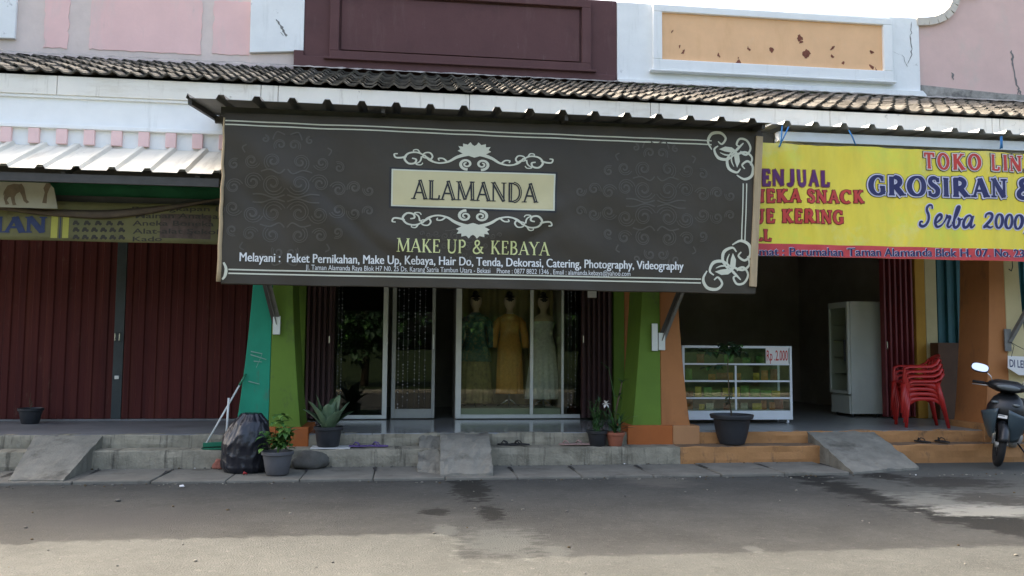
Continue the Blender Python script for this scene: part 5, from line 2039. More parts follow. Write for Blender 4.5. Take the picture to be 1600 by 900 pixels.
mb.box(0, fd - .05, .37, .045, fd - .005, fh - .005, m_fridge, FT)
mb.box(0, .051, .37, .045, fd - .051, .42, m_fridge, FT)
mb.box(0, .051, fh - .1, .045, fd - .051, fh - .005, m_fridge, FT)
dr = mb.build('door', fg, bevel=.004)
MB().box(.015, .05, .42, .025, fd - .05, fh - .1, m_glass, FT).build('glass', dr)
MB().box(-.03, .06, .9, -.002, .085, 1.25, m_black, FT).build('handle', dr, bevel=.004)
for z in (.68, .96, 1.24, 1.5):
    MB().box(.07, .04, z, fw - .05, fd - .04, z + .012, m_alud, FT).build('shelf', fg)
MB().box(.02, .02, .05, .048, fd - .02, .34, m_fridge, FT).build('base_grille', fg, bevel=.004)
mb = MB()
for x in (.1, fw - .08):
    for y in (.06, fd - .06):
        mb.tube([FT @ Vector((x, y, 0)), FT @ Vector((x, y, .055))], .02, m_black, 8)
mb.build('feet', fg)

# ------------------------------------------------------------------ stacked red chairs
def make_chair():
    t = thing('plastic_chair', '', 'chair', (0, 0, 0), 'red plastic chairs in one stack')
    w2, d2 = .23, .22
    mb = MB()
    # seat: dished panel with rounded apron
    nu, nv = 12, 12

    def seat(u, v):
        x = (u - .5) * 2 * w2 * (1.0 - .08 * v)
        y = -d2 + 2 * d2 * v
        e = max(abs(u - .5), abs(v - .5)) * 2
        z = .43 - .018 * math.cos(PI * (u - .5)) * math.cos(PI * (v - .5)) - (.035 * max(0, (e - .88) / .12) ** 2) + (.01 if v < .2 else 0) - .02 * v
        return Vector((x, y, z))
    mb.grid(seat, nu, nv, m_redpl)
    mb.build('seat', t, smooth='all', solid=.006)
    mb = MB()
    # curved back with slots
    def back(x_, h):
        # x_ in -1..1, h 0..1
        wx = (.215 + .02 * h) * (1 - .22 * max(0, h - .72) ** 1.0 * 2)
        y = .205 + .10 * h - .055 * (x_ * x_)
        z = .47 + .36 * h - .05 * x_ * x_ * h
        return Vector((x_ * wx, y, z))
    for k in range(7):
        a, b = -1 + 2 * k / 7 + .03, -1 + 2 * (k + 1) / 7 - .055
        mb.grid(lambda u, v: back(a + (b - a) * u, .08 + .74 * v), 2, 8, m_redpl)
    mb.grid(lambda u, v: back(-1 + 2 * u, .80 + .20 * v), 14, 3, m_redpl)
    mb.grid(lambda u, v: back(-1 + 2 * u, -.06 + .16 * v), 14, 2, m_redpl)
    mb.build('backrest', t, smooth='all', solid=.007)
    for s in (-1, 1):
        mb = MB()
        P = [(s * .245, -.235, .41), (s * .255, -.235, .55), (s * .262, -.225, .625), (s * .27, -.17, .648), (s * .275, .0, .650), (s * .265, .12, .655), (s * .235, .20, .69), (s * .21, .245, .76)]
        sp = []
        for i in range(len(P) - 1):
            for q in range(4):
                sp.append(Vector(P[i]).lerp(Vector(P[i + 1]), q / 4))
        sp.append(Vector(P[-1]))
        mb.tube(sp, [.024] * 8 + [.026] * (len(sp) - 8), m_redpl, 8, .55)
        mb.build('armrest', t, smooth='all')
        for y0, y1, yb_ in ((-.235, -.275, -1), (.20, .285, 1)):
            mb = MB()
            mb.tube([(s * .228, y0, .425), (s * .24, y0 + (y1 - y0) * .5, .22), (s * .255, y1, .0)], [.045, .034, .024], m_redpl, 8, .6)
            mb.build('leg', t, smooth='all')
        mb = MB()
        mb.grid(lambda u, v: Vector((s * (.232 + .006 * v), -.23 + .44 * u, .43 - (.05 + .09 * (2 * abs(u - .5)) ** 3) * v)), 12, 2, m_redpl)
        mb.build('side_apron', t, smooth='all', solid=.006)
    return t


ch = make_chair()
g0 = atz(1390, 662, ZF)
g1 = atz(1416, 668, ZF)
g2 = atz(1463, 661, ZF)
cang = math.atan2(g2.y - g1.y, g2.x - g1.x)          # direction from front to back
cpos = Vector(((g1.x + g2.x) / 2, 0, ZF)) + Vector((-math.sin(cang) * .24, 0, 0))
cpos.y = (g1.y + g2.y) / 2 + .20
cpos = Vector((7.33, .47, ZF))
crot = R(-107)
lbl = ['lowest of the four red plastic armchairs in the stack, feet on the floor', 'second red plastic armchair from the bottom of the stack', 'third red plastic armchair from the bottom of the stack', 'topmost red plastic armchair of the stack']
for i in range(4):
    c = ch if i == 0 else copy_tree(ch)
    c.location = cpos + Vector((.02 * i * math.cos(crot + PI / 2) * -1, .0, .068 * i))
    c.rotation_euler = (0, 0, crot)
    c['label'] = lbl[i]


# ------------------------------------------------------------------ pots and plants
def pot_mesh(parent, c, r0, r1, h, m, rim=.02, ribs=False):
    mb = MB()
    prof = [(r0 * .9, 0), (r0, .012), (r0 + (r1 - r0) * .5, h * .5), (r1 * .97, h - rim * 2), (r1 * 1.0, h - rim * 1.9), (r1 * 1.07, h - rim * 1.6), (r1 * 1.08, h), (r1 * 1.0, h + .003), (r1 * .94, h - .012), (r1 * .9, h - .04)]
    fn = (lambda a, z: 1 + .012 * math.sin(a * 18) * (1 if z < h - rim * 2 else 0)) if ribs else None
    mb.lathe(prof, m, c, 36, fn=fn)
    o = mb.build('pot', parent, smooth=True)
    mb = MB()
    mb.lathe([(r1 * .92, h - .04), (r1 * .6, h - .028), (.01, h - .02)], m_soil, c, 20)
    mb.build('soil', parent, smooth='all')
    return o


def leaf(mb, base, direc, length, width, m, droop=.4, n=6, fold=.15, tipw=0.0, base_w=.15):
    base, d = Vector(base), Vector(direc).normalized()
    side = d.cross(Vector((0, 0, 1)))
    if side.length < 1e-3:
        side = Vector((1, 0, 0))
    side.normalize()
    p = base.copy()
    vs = []
    for i in range(n + 1):
        t = i / n
        ww = width * max(tipw, (base_w + (1 - base_w) * math.sin(PI * min(1, t * 1.15 + .08)) ** .8) if t < .9 else (1 - t) * 4)
        up = side.cross(d).normalized()
        vs += [p - side * ww / 2 + up * fold * ww, p.copy(), p + side * ww / 2 + up * fold * ww]
        d = (d + Vector((0, 0, -droop / n))).normalized()
        p = p + d * length / n
    fs = []
    for i in range(n):
        fs += [(3 * i, 3 * i + 1, 3 * i + 4, 3 * i + 3), (3 * i + 1, 3 * i + 2, 3 * i + 5, 3 * i + 4)]
    mb.add(vs, fs, m)


def rdir(r_, lo, hi):
    a = r_.uniform(0, 2 * PI)
    e = R(r_.uniform(lo, hi))
    return Vector((math.cos(a) * math.cos(e), math.sin(a) * math.cos(e), math.sin(e)))


# small pot with a bare twig on the left porch
pp = atz(47, 662, ZF)
t = thing('potted_plant', 'small dark pot with a bare twig in front of the red shutters', 'potted plant', (pp.x, pp.y, ZF))
c = (pp.x, pp.y, ZF)
pot_mesh(t, c, .11, .15, .21, m_pot)
mb = MB()
mb.tube([(c[0], c[1], ZF + .17), (c[0] - .02, c[1], ZF + .3), (c[0] - .01, c[1], ZF + .42)], [.006, .004, .002], m_stem, 5)
mb.build('stem', t)
mb = MB()
for i in range(5):
    leaf(mb, (c[0], c[1], ZF + .2 + .03 * i), rdir(rnd, 20, 70), .05, .02, m_leafd)
mb.build('foliage', t)

# grey pot with a young leafy plant in front of the pillar
pb = atz(433, 741, .035)
t = thing('potted_plant', 'grey tapered pot with a young leafy green plant beside the black rubbish bag', 'potted plant', (pb.x, pb.y, .035))
c = (pb.x, pb.y, .035)
pot_mesh(t, c, .125, .165, .255, m_potg)
r_ = random.Random(11)
mb = MB()
ml = MB()
for s in range(5):
    d = rdir(r_, 50, 85)
    L = r_.uniform(.16, .38) if s else .42
    if s == 0:
        d = Vector((.05, -.05, 1))
    pts = [Vector(c) + Vector((0, 0, .23)) + d * L * k / 5 + Vector((0, 0, .02 * k * (5 - k) / 6)) for k in range(6)]
    mb.tube(pts, [.007, .006, .005, .004, .003, .002], m_leaf2, 5)
    for k in range(2, 6):
        for q in range(10):
            leaf(ml, pts[k] + Vector((r_.uniform(-.05, .05), r_.uniform(-.05, .05), 0)), rdir(r_, -15, 45), r_.uniform(.08, .14), r_.uniform(.04, .06), m_leaf2 if r_.random() < .45 else m_leaf, .7)
for q in range(60):
    leaf(ml, Vector(c) + Vector((r_.uniform(-.17, .17), r_.uniform(-.12, .12), .27 + r_.uniform(0, .22))), rdir(r_, -5, 40), r_.uniform(.08, .14), .055, m_leaf if q % 3 else m_leaf2, .8)
mb.build('stem', t, smooth='all')
ml.build('foliage', t, smooth='all')

# agave like plant in a dark pot on the step
pa = Vector((at(513, 690, -.24).x, -.27, ZS))
t = thing('potted_plant', 'dark pot of broad upright grey-green leaves on the step by the glass shop window', 'potted plant', pa + Vector((0, 0, .014)))
c = (pa.x, pa.y, ZS + .018)
pot_mesh(t, c, .13, .165, .24, m_pot)
r_ = random.Random(4)
ml = MB()
for i in range(11):
    a = i * 2.4 + .5
    e = R(48 + 36 * (i / 11))
    d = Vector((math.cos(a) * math.cos(e), math.sin(a) * math.cos(e) * .8, math.sin(e)))
    leaf(ml, (c[0] + .05 * math.cos(a), c[1] + .05 * math.sin(a), c[2] + .21), d, r_.uniform(.30, .46), r_.uniform(.16, .21), m_agave if i % 3 else m_leafd, .15 + .35 * (1 - i / 11), 8, .18, 0, .5)
ml.build('foliage', t, smooth='all', solid=.004)
mb = MB()
mb.box(pa.x - .20, pa.y - .14, ZS + .002, pa.x + .27, pa.y + .15, ZS + .016, m_tileplate)
o = mb.build('tile_tray', bevel=.003)
tag(o, 'thin white tile lying under the pot of broad grey-green leaves', 'tile')

# two pots by the lime and orange pillar
pc_ = Vector((at(933, 690, -.25).x, -.26, ZS))
t = thing('potted_plant', 'black pot of thin grassy stems, left of the terracotta pot', 'potted plant', pc_)
c = (pc_.x, pc_.y, ZS + .003)
pot_mesh(t, c, .10, .125, .19, m_black)
r_ = random.Random(8)
mb = MB()
ml = MB()
for i in range(16):
    d = rdir(r_, 60, 88)
    L = r_.uniform(.2, .42)
    pts = [Vector(c) + Vector((r_.uniform(-.05, .05), r_.uniform(-.05, .05), .16)) + d * L * k / 4 for k in range(5)]
    mb.tube(pts, [.004, .004, .003, .003, .002], m_leaf, 4)
    for k in range(1, 5):
        for q in range(3):
            leaf(ml, pts[k], rdir(r_, 10, 70), r_.uniform(.05, .10), .014, m_leaf if q else m_leafd, .4, 4)
mb.build('stem', t)
ml.build('foliage', t, smooth='all')
pt = Vector((at(961, 692, -.28).x, -.29, ZS))
t = thing('potted_plant', 'terracotta pot with a tall dark orchid bearing one white flower', 'potted plant', pt)
c = (pt.x, pt.y, ZS + .003)
pot_mesh(t, c, .085, .115, .17, m_terra)
mb = MB()
ml = MB()
pts = [Vector((c[0] + .01, c[1], c[2] + .15)), Vector((c[0] + .0, c[1], c[2] + .4)), Vector((c[0] + .05, c[1], c[2] + .62)), Vector((c[0] + .09, c[1], c[2] + .80))]
mb.tube(pts, [.014, .013, .011, .006], m_stem, 6)
pts2 = [Vector((c[0] - .01, c[1] - .03, c[2] + .15)), Vector((c[0] - .06, c[1] - .04, c[2] + .4)), Vector((c[0] - .13, c[1] - .05, c[2] + .53))]
mb.tube(pts2, [.007, .006, .004], m_leaf, 5)
pts3 = [Vector((c[0], c[1] - .03, c[2] + .15)), Vector((c[0] - .02, c[1] - .06, c[2] + .6)), Vector((c[0] - .10, c[1] - .06, c[2] + .98)), Vector((c[0] - .20, c[1] - .06, c[2] + 1.05))]
mb.tube(pts3, [.005, .004, .003, .002], m_leaf, 5)
r_ = random.Random(3)
for i in range(26):
    leaf(ml, Vector(c) + Vector((r_.uniform(-.06, .06), r_.uniform(-.06, .06), .16 + r_.uniform(0, .08))), rdir(r_, 25, 80), r_.uniform(.18, .36), .034, m_leafd if i % 2 else m_leaf, 1.0, 7)
for p in pts[1:]:
    for i in range(7):
        leaf(ml, p, rdir(r_, 0, 60), r_.uniform(.07, .14), .026, m_leafd, .8, 5)
for i in range(3):
    leaf(ml, pts3[2 + (i > 1)], rdir(r_, 0, 50), .06, .025, m_leafd, .5, 4)
mb.build('stem', t, smooth='all')
ml.build('foliage', t, smooth='all')
mf = MB()
for i in range(6):
    a = i * PI / 3
    leaf(mf, pts2[-1], (math.cos(a), -.35, math.sin(a)), .065, .05, m_flower, .1, 4)
mf.build('flower', t, smooth='all')

# big black pot with a small tree
pg = Vector((at(1146, 692, -.25).x, -.20, ZS))
t = thing('potted_plant', 'big black ribbed pot with a thin sapling in front of the display case', 'potted plant', pg)
c = (pg.x, pg.y, ZS + .003)
mb = MB()
H = .385
mb.lathe([(.135, 0), (.16, .01), (.185, .08), (.215, .20), (.232, H - .065), (.236, H - .06), (.268, H - .052), (.282, H - .012), (.278, H), (.262, H), (.248, H - .03), (.236, H - .05)], m_pot, c, 40, fn=lambda a, z: 1 + (.010 * math.sin(a * 20) if z < H - .065 else 0))
mb.build('pot', t, smooth=True)
mb = MB()
mb.lathe([(.238, H - .05), (.15, H - .035), (.01, H - .03)], m_soil, c, 24)
mb.build('soil', t, smooth='all')
mb = MB()
ml = MB()
r_ = random.Random(21)
trunk = [Vector((c[0] + .0, c[1], c[2] + H - .04)), Vector((c[0] - .03, c[1], c[2] + H + .25)), Vector((c[0] - .045, c[1], c[2] + H + .55)), Vector((c[0] - .04, c[1], c[2] + H + .78))]
mb.tube(trunk, [.010, .008, .007, .005], m_stem, 6)
for d, L in (((-.9, 0, .1), .42), ((-.4, -.2, .5), .25), ((.5, -.1, .45), .26), ((.8, .1, .12), .30), ((.1, -.3, .8), .18), ((-.75, .2, -.15), .34)):
    d = Vector(d)
    base = trunk[3] if d.z > .05 else trunk[2] + Vector((0, 0, .1))
    tip = base + d * L
    mb.tube([base, base.lerp(tip, .5) + Vector((0, 0, .02)), tip], [.005, .004, .002], m_stem, 5)
    for i in range(15):
        p = base.lerp(tip, r_.uniform(.3, 1.05))
        leaf(ml, p, rdir(r_, -30, 35), r_.uniform(.09, .15), r_.uniform(.055, .085), m_leafd if r_.random() < .75 else m_leaf, .8, 5)
for i in range(7):
    p = trunk[0].lerp(trunk[2], r_.uniform(.3, .5))
    leaf(ml, p, rdir(r_, -10, 30), .12, .055, m_leafd, .7, 5)
mb.build('trunk', t, smooth='all')
ml.build('crown', t, smooth='all')

# ------------------------------------------------------------------ rubbish bag, dustpan, broom, stone, brick, footwear
bp = atz(381, 738, .035)
bg_c = Vector((bp.x, bp.y + .12, .032))
mb = MB()
n, kz = 96, 60
for_prof = []
vs = []
for j in range(kz + 1):
    v = j / kz
    z = .66 * v
    r0 = .275 * (1 - max(0, (v - .45) / .55) ** 1.7 * .50) * min(1, .86 + v * 1.6)
    if v > .86:
        r0 *= 1 - (v - .86) * 1.6
    for i in range(n):
        a = 2 * PI * i / n
        d3 = Vector((math.cos(a) * 1.0, math.sin(a), v * 1.6))
        crease = (1 - abs(noise.noise(d3 * 2.3))) ** 4 * .06 + (1 - abs(noise.noise(Vector((math.cos(a) * 5, math.sin(a) * 5, v * 2.2))))) ** 5 * .055
        gather = .10 * math.sin(a * 11 + v * 3 + 2.5 * noise.noise(d3)) * max(0, v - .4) ** 1.3
        rr = r0 * (.93 + crease + gather + .06 * noise.noise(d3 * 1.2))
        lean = .09 * max(0, v - .5)
        vs.append(bg_c + Vector((rr * math.cos(a) * 1.0 + lean, rr * math.sin(a) * .85, z + (.05 * noise.noise((math.cos(a) * 2, math.sin(a) * 2, 5)) * max(0, v - .6) if j else 0))))
fs = [(j * n + i, j * n + (i + 1) % n, (j + 1) * n + (i + 1) % n, (j + 1) * n + i) for j in range(kz) for i in range(n)]
fs += [tuple(range(n))[::-1], tuple(range(kz * n, kz * n + n))]
mb.add(vs, fs, m_bag)  # crinkled film
t = thing('rubbish_bag', 'bulging black plastic rubbish bag standing on the drain covers by the teal pillar', 'rubbish bag', bg_c)
mb.build('bag', t, smooth='all')
mb = MB()
mb.tube([bg_c + Vector((.02, -.235, .0)), bg_c + Vector((.03, -.262, .02)), bg_c + Vector((.06, -.25, .005))], [.012, .016, .008], m_redtie, 6)
mb.build('tie', t, smooth='all')

# dustpan with its two-sided handle on the step
da, db = Vector((at(317, 697, -.36).x, -.37, ZS)), Vector((at(352, 690, -.2).x, -.36, ZS))
t = thing('dustpan', 'green long handled dustpan standing on the step left of the teal pillar', 'dustpan', da)
mb = MB()
z0 = ZS + .006
mb.box(da.x, -.40, z0, db.x + .02, -.16, z0 + .006, m_greenpl)
mb.prism([(da.x, z0 + .006), (db.x + .02, z0 + .006), (db.x + .02, z0 + .09), (da.x + .10, z0 + .05)], 'y', -.168, -.158, m_greenpl)
mb.prism([(-.40, z0 + .006), (-.165, z0 + .006), (-.165, z0 + .09), (-.2, z0 + .09)], 'x', db.x + .008, db.x + .02, m_greenpl)
mb.build('pan', t, bevel=.003)
mb = MB()
tp = at(357, 622, -.22)
mb.tube([(db.x + .005, -.2, z0 + .03), (tp.x, -.2, tp.z)], .013, m_stick, 8)
mb.build('handle', t, smooth='all')
MB().tube([(db.x + .004, -.2, z0 + .02), (db.x + .01, -.2, z0 + .17)], .022, m_greenpl, 8).build('socket', t, smooth='all')
t = thing('broom', 'green broom with a white stick leaning from the step against the teal pillar', 'broom', (da.x, -.3, ZS))
b0, b1 = at(321, 692, -.30), at(375, 602, -.06)
b0 = Vector((b0.x, -.30, ZS + .05))
b1 = Vector((b1.x, -.10, b1.z))
mb = MB()
mb.tube([b0, b1], .011, m_stick, 8)
mb.build('stick', t, smooth='all')
mb = MB()
b2 = b1 + (b1 - b0).normalized() * .16
mb.tube([b1, b2], .014, m_greenpl, 8)
mb.build('grip', t, smooth='all')
mb = MB()
mb.bar(b0 + Vector((-.03, 0, .0)), b0 + Vector((.20, .06, .005)), .05, .05, m_greenpl)
mb.build('broom_head', t, bevel=.004)
mb = MB()
for i in range(26):
    x = -.025 + .22 * i / 25
    mb.tube([b0 + Vector((x, .06 * i / 25, -.02)), b0 + Vector((x - .02, .06 * i / 25 - .01, -.047))], .005, m_bristle, 4)
mb.build('bristles', t)


def rock(name, label, c, r, m, seed, sq=(1, 1, .7)):
    mb = MB()
    n, k = 20, 12
    vs = []
    for j in range(k + 1):
        th = PI * (j + .02) / (k + .04)
        for i in range(n):
            a = 2 * PI * i / n
            d = Vector((math.sin(th) * math.cos(a), math.sin(th) * math.sin(a), -math.cos(th)))
            q = r * (1 + .35 * noise.noise(d * 1.3 + Vector((seed, 0, 0))) + .12 * noise.noise(d * 4 + Vector((seed, 3, 0))))
            vs.append(Vector(c) + Vector((d.x * q * sq[0], d.y * q * sq[1], max(-.55 * r * sq[2], d.z * q * sq[2]))))
    fs = [(j * n + i, j * n + (i + 1) % n, (j + 1) * n + (i + 1) % n, (j + 1) * n + i) for j in range(k) for i in range(n)]
    fs += [tuple(range(n))[::-1], tuple(range(k * n, k * n + n))]
    mb.add(vs, fs, m)
    o = mb.build(name, smooth='all')
    tag(o, label, name.replace('_', ' '))
    return o


rk = atz(484, 733, .03)
rock('stone', 'rounded grey stone on the drain covers below the orange plinth', (rk.x, rk.y + .08, .115), .175, m_stone, 2.0, (1.1, .9, .8))
rk = atz(345, 724, .03)
rock('brick_fragment', 'reddish broken brick half hidden behind the black rubbish bag', (at(344, 720, -.50).x, -.50, .075), .075, m_brick, 5.0, (1.0, .8, 1))
# short fallen bits of litter
for i, (x, y) in enumerate(((284, 762), (687, 768))):
    p = atz(x, y, 0)
    if i == 1:
        continue
    rock('litter_scrap', 'white crumpled scrap of paper on the road near the drain covers', (p.x, p.y, .012 + .005), .022, m_paper, 3 + i, (1.2, 1, .6))
mb = MB()
rg = random.Random(31)
for i in range(420):
    u = rg.random()
    if u < .55:
        x, y, z = rg.uniform(-6, 8.5), -1.36 - abs(rg.gauss(0, .10)), 0
    elif u < .8:
        x, y, z = rg.uniform(-6, 5), YS - .03 - abs(rg.gauss(0, .05)), .034
    else:
        x, y, z = rg.uniform(-5, 8), rg.uniform(-6.5, -1.5), 0
    q = rg.uniform(.004, .013)
    mb.ball((x, y, z + q * .4), q * rg.uniform(.8, 1.6), q, q * .7, rg.choice((m_stone, m_conc, m_conc, m_stem, m_paper if rg.random() < .12 else m_stone)), 6, 4)
o = mb.build('grit', smooth='all')
tag(o, 'loose grit and crumbs along the drain covers and on the road', 'grit', None, 'stuff')
p = atz(184, 784, 0)
rock('pebble', 'small dark pebble alone on the shaded road', (p.x, p.y, .012), .022, m_stone, 4, (1.2, 1, .6))


def slipper(t, x, y, z, ang, m, L=.25, strap=True):
    T = Matrix.Translation((x, y, z)) @ Matrix.Rotation(ang, 4, 'Z')
    outl = []
    for i in range(28):
        a = 2 * PI * i / 28
        yy = math.sin(a) * L / 2
        wd = .045 + .010 * math.sin(a)
        outl.append((math.cos(a) * wd, yy))
    mb = MB()
    mb.prism(outl, 'z', 0, .018, m, T)
    o = mb.build('sole', t, bevel=.004)
    mb = MB()
    toe = Vector((0, L * .30, .018))
    for s in (-1, 1):
        pts = [T @ Vector((s * .042, -L * .02, .015)), T @ Vector((s * .045, L * .05, .04)), T @ Vector((s * .025, L * .18, .055)), T @ toe]
        mb.tube(pts, .007, m, 6)
    mb.build('strap', t, smooth='all')


def pair(label, x, y, z, ang, m, gap=.12, spread=.1):
    t = thing('sandals', label, 'sandals', (x, y, z))
    ca_, sa_ = math.cos(ang), math.sin(ang)
    slipper(t, x - gap / 2, y, z, ang + spread, m)
    slipper(t, x + gap / 2 + .01, y + .01, z, ang - spread, m)
    return t


ya = -.24
pair('pair of purple rubber sandals lying crosswise on the step right of the leafy pot', at(576, 690, ya).x, ya - .04, ZS + .014, R(85), m_slpurple, .22, .12)
pair('pair of dark sandals on the step beside the middle ramp', at(800, 690, ya).x + .02, ya + .02, ZS + .014, R(70), m_slblack, .16)
pair('pair of pale worn sandals on the step left of the black grassy pot', at(898, 689, ya).x, ya, ZS + .014, R(80), m_slpink, .16)
pair('pair of brown flip-flops on the orange step below the red chairs', at(1457, 690, ya).x, ya, ZS + .014, R(15), m_slblack, .28)

# ------------------------------------------------------------------ hanging paper sign on the right pillar
sn = thing('hanging_sign', 'white paper sign with blurred grey lettering hung on the right pillar', 'sign', (8.4, -.2, 1.4))
sy_ = -.16
s1, s2, s3, s4, s5 = [at(x, y, sy_) for x, y in ((1575, 556), (1640, 559), (1640, 588), (1592, 586), (1575, 575))]
mb = MB()
mb.prism([(p.x, p.z) for p in (s5, s4, s3, s2, s1)], 'y', sy_, sy_ + .006, m_paper)
mb.build('card', sn)
mb = MB()
a, b = at(1577.5, 573, sy_), at(1636, 578, sy_)
put_font(mb, 'DI LEBARKAN', (a.x, a.z), (b.x, b.z), .10, lambda X, Z: sy_, .003, m_oldblue, bold=.012)
mb.build('lettering', sn)
mb = MB()
mb.tube([s1 + Vector((.05, .0, -.01)), s1 + Vector((.12, .03, .14)), s1 + Vector((.1, .08, .2))], .004, m_black, 5)
mb.tube([s2 + Vector((-.1, .0, -.01)), s1 + Vector((.16, .03, .14)), s1 + Vector((.1, .08, .2))], .004, m_black, 5)
mb.build('string', sn)
mb = MB()
h0 = at(1581, 406, -.1)
mb.tube([h0 + Vector((0, 0, .1)), h0 + Vector((0, -.01, -.1)), h0 + Vector((-.03, -.02, -.16)), h0 + Vector((-.06, -.01, -.13))], .007, m_black, 6)
o = mb.build('wire_hook', smooth='all')
tag(o, 'black wire hook hanging in front of the cream half of the right pillar', 'hook')

# ------------------------------------------------------------------ scooter
# local frame: x to the scooter's left, y forward, z up
sp = atz(1557, 729, .02)
SC = thing('scooter', 'black and blue-grey motor scooter leaning on its side stand before the orange step', 'scooter', (sp.x, sp.y, .02))
head = math.atan2(-.70, -.71)          # heading on the ground
FW = Vector((math.cos(head), math.sin(head), 0))
LF = Vector((-FW.y, FW.x, 0))          # rider's left
lean = R(9)
UPV = (Vector((0, 0, 1)) * math.cos(lean) + LF * math.sin(lean)).normalized()
LFT = (LF * math.cos(lean) - Vector((0, 0, 1)) * math.sin(lean)).normalized()
ST = Matrix(((LFT.x, FW.x, UPV.x, sp.x), (LFT.y, FW.y, UPV.y, sp.y), (LFT.z, FW.z, UPV.z, .022), (0, 0, 0, 1)))
W = lambda x, y, z: ST @ Vector((x, y, z))
STEER = ST @ Matrix.Rotation(R(-15), 4, 'Z')
WS = lambda x, y, z: STEER @ Vector((x, y, z))


def wheel(y, z, r, wd, X, name):
    mb = MB()
    n, k = 36, 10
    vs = []
    for i in range(n):
        a = 2 * PI * i / n
        for q in range(k):
            b = 2 * PI * q / k
            rr = r - wd * .55 + wd * .55 * math.cos(b)
            vs.append(X(wd * .5 * math.sin(b), y + rr * math.cos(a), z + rr * math.sin(a)))
    mb.add(vs, [(i * k + q, i * k + (q + 1) % k, ((i + 1) % n) * k + (q + 1) % k, ((i + 1) % n) * k + q) for i in range(n) for q in range(k)], m_rubber)
    ty = mb.build(name, SC, smooth='all')
    mb = MB()
    for s in range(3):
        a = s * 2 * PI / 3
        mb.tube([X(0, y, z), X(0, y + (r - wd) * math.cos(a), z + (r - wd) * math.sin(a))], .018, m_scblk, 6)
        mb.tube([X(0, y, z), X(0, y + (r - wd) * math.cos(a + .5), z + (r - wd) * math.sin(a + .5))], .012, m_scblk, 6)
    ring = [X(0, y + (r - wd * 1.0) * math.cos(a), z + (r - wd * 1.0) * math.sin(a)) for a in [i * 2 * PI / 30 for i in range(31)]]
    mb.tube(ring, .014, m_scblk, 6)
    mb.tube([X(-.05, y, z), X(.05, y, z)], .035, m_alud, 10)
    mb.build('rim', ty, smooth='all')


wheel(0, .275, .275, .088, WS, 'wheel')
wheel(-1.25, .275, .275, .10, W, 'wheel')
mb = MB()


def fender(u, v):
    a = R(15 + 150 * v)
    x = (u - .5) * 2
    rr = .305 - .05 * x * x
    return WS(x * .062, rr * math.cos(a) * 1.0, .275 + rr * math.sin(a))


mb.grid(fender, 8, 18, m_scblk)
mb.build('front_fender', SC, smooth='all', solid=.006)
mb = MB()
for s in (-1, 1):
    mb.tube([WS(s * .075, .0, .275), WS(s * .07, -.10, .60)], .022, m_chrome, 8)
mb.build('fork', SC, smooth='all')


# body front (leg shield): lofted cross sections, pointed nose
def loft(mb, secs, m, n=20, X=W):
    """secs: (y centre, z, half width, depth front, depth back)"""
    vs = []
    for (yc, z, hw, df, db_) in secs:
        for i in range(n):
            a = 2 * PI * i / n
            cx_, sy2 = math.cos(a), math.sin(a)
            x = hw * math.copysign(abs(cx_) ** .8, cx_)
            y = yc + (df if sy2 > 0 else db_) * math.copysign(abs(sy2) ** .9, sy2)
            vs.append(X(x, y, z))
    fs = [(j * n + i, j * n + (i + 1) % n, (j + 1) * n + (i + 1) % n, (j + 1) * n + i) for j in range(len(secs) - 1) for i in range(n)]
    fs += [tuple(range(n))[::-1], tuple(range((len(secs) - 1) * n, len(secs) * n))]
    mb.add(vs, fs, m)


mb = MB()
loft(mb, [(-.26, .34, .07, .04, .06), (-.20, .46, .17, .08, .06), (-.13, .60, .225, .15, .05), (-.10, .74, .215, .17, .05), (-.13, .86, .16, .13, .06), (-.18, .93, .09, .06, .05)], m_scblk)
mb.build('front_cover', SC, smooth='all')
# blue grey wing panels each side of the nose
for s in (-1, 1):
    mb = MB()

    def wing(u, v):
        # u across from the nose outwards, v downwards
        x0 = .055 + .03 * v
        x1 = .265 - .10 * v
        x = x0 + (x1 - x0) * u
        z = .74 - .42 * v - .10 * u * (1 - v) + .02 * u
        y = .085 - .16 * u * u - .17 * v * v + .02
        return W(s * x, y, z)
    mb.grid(wing, 8, 8, m_scblu)
    mb.build('wing_panel', SC, smooth='all', solid=.012)
mb = MB()
mb.box(-.05, .078, .62, .05, .09, .66, m_paper, ST)
mb.box(-.05, .0905, .645, .02, .092, .655, m_scblu, ST)
mb.build('badge', SC)
# lights on the front cover
for s in (-1, 1):
    mb = MB()
    mb.ball((s * .115, .02, .80), .05, .035, .022, m_lamp, 10, 6, ST)
    mb.build('indicator', SC, smooth='all')
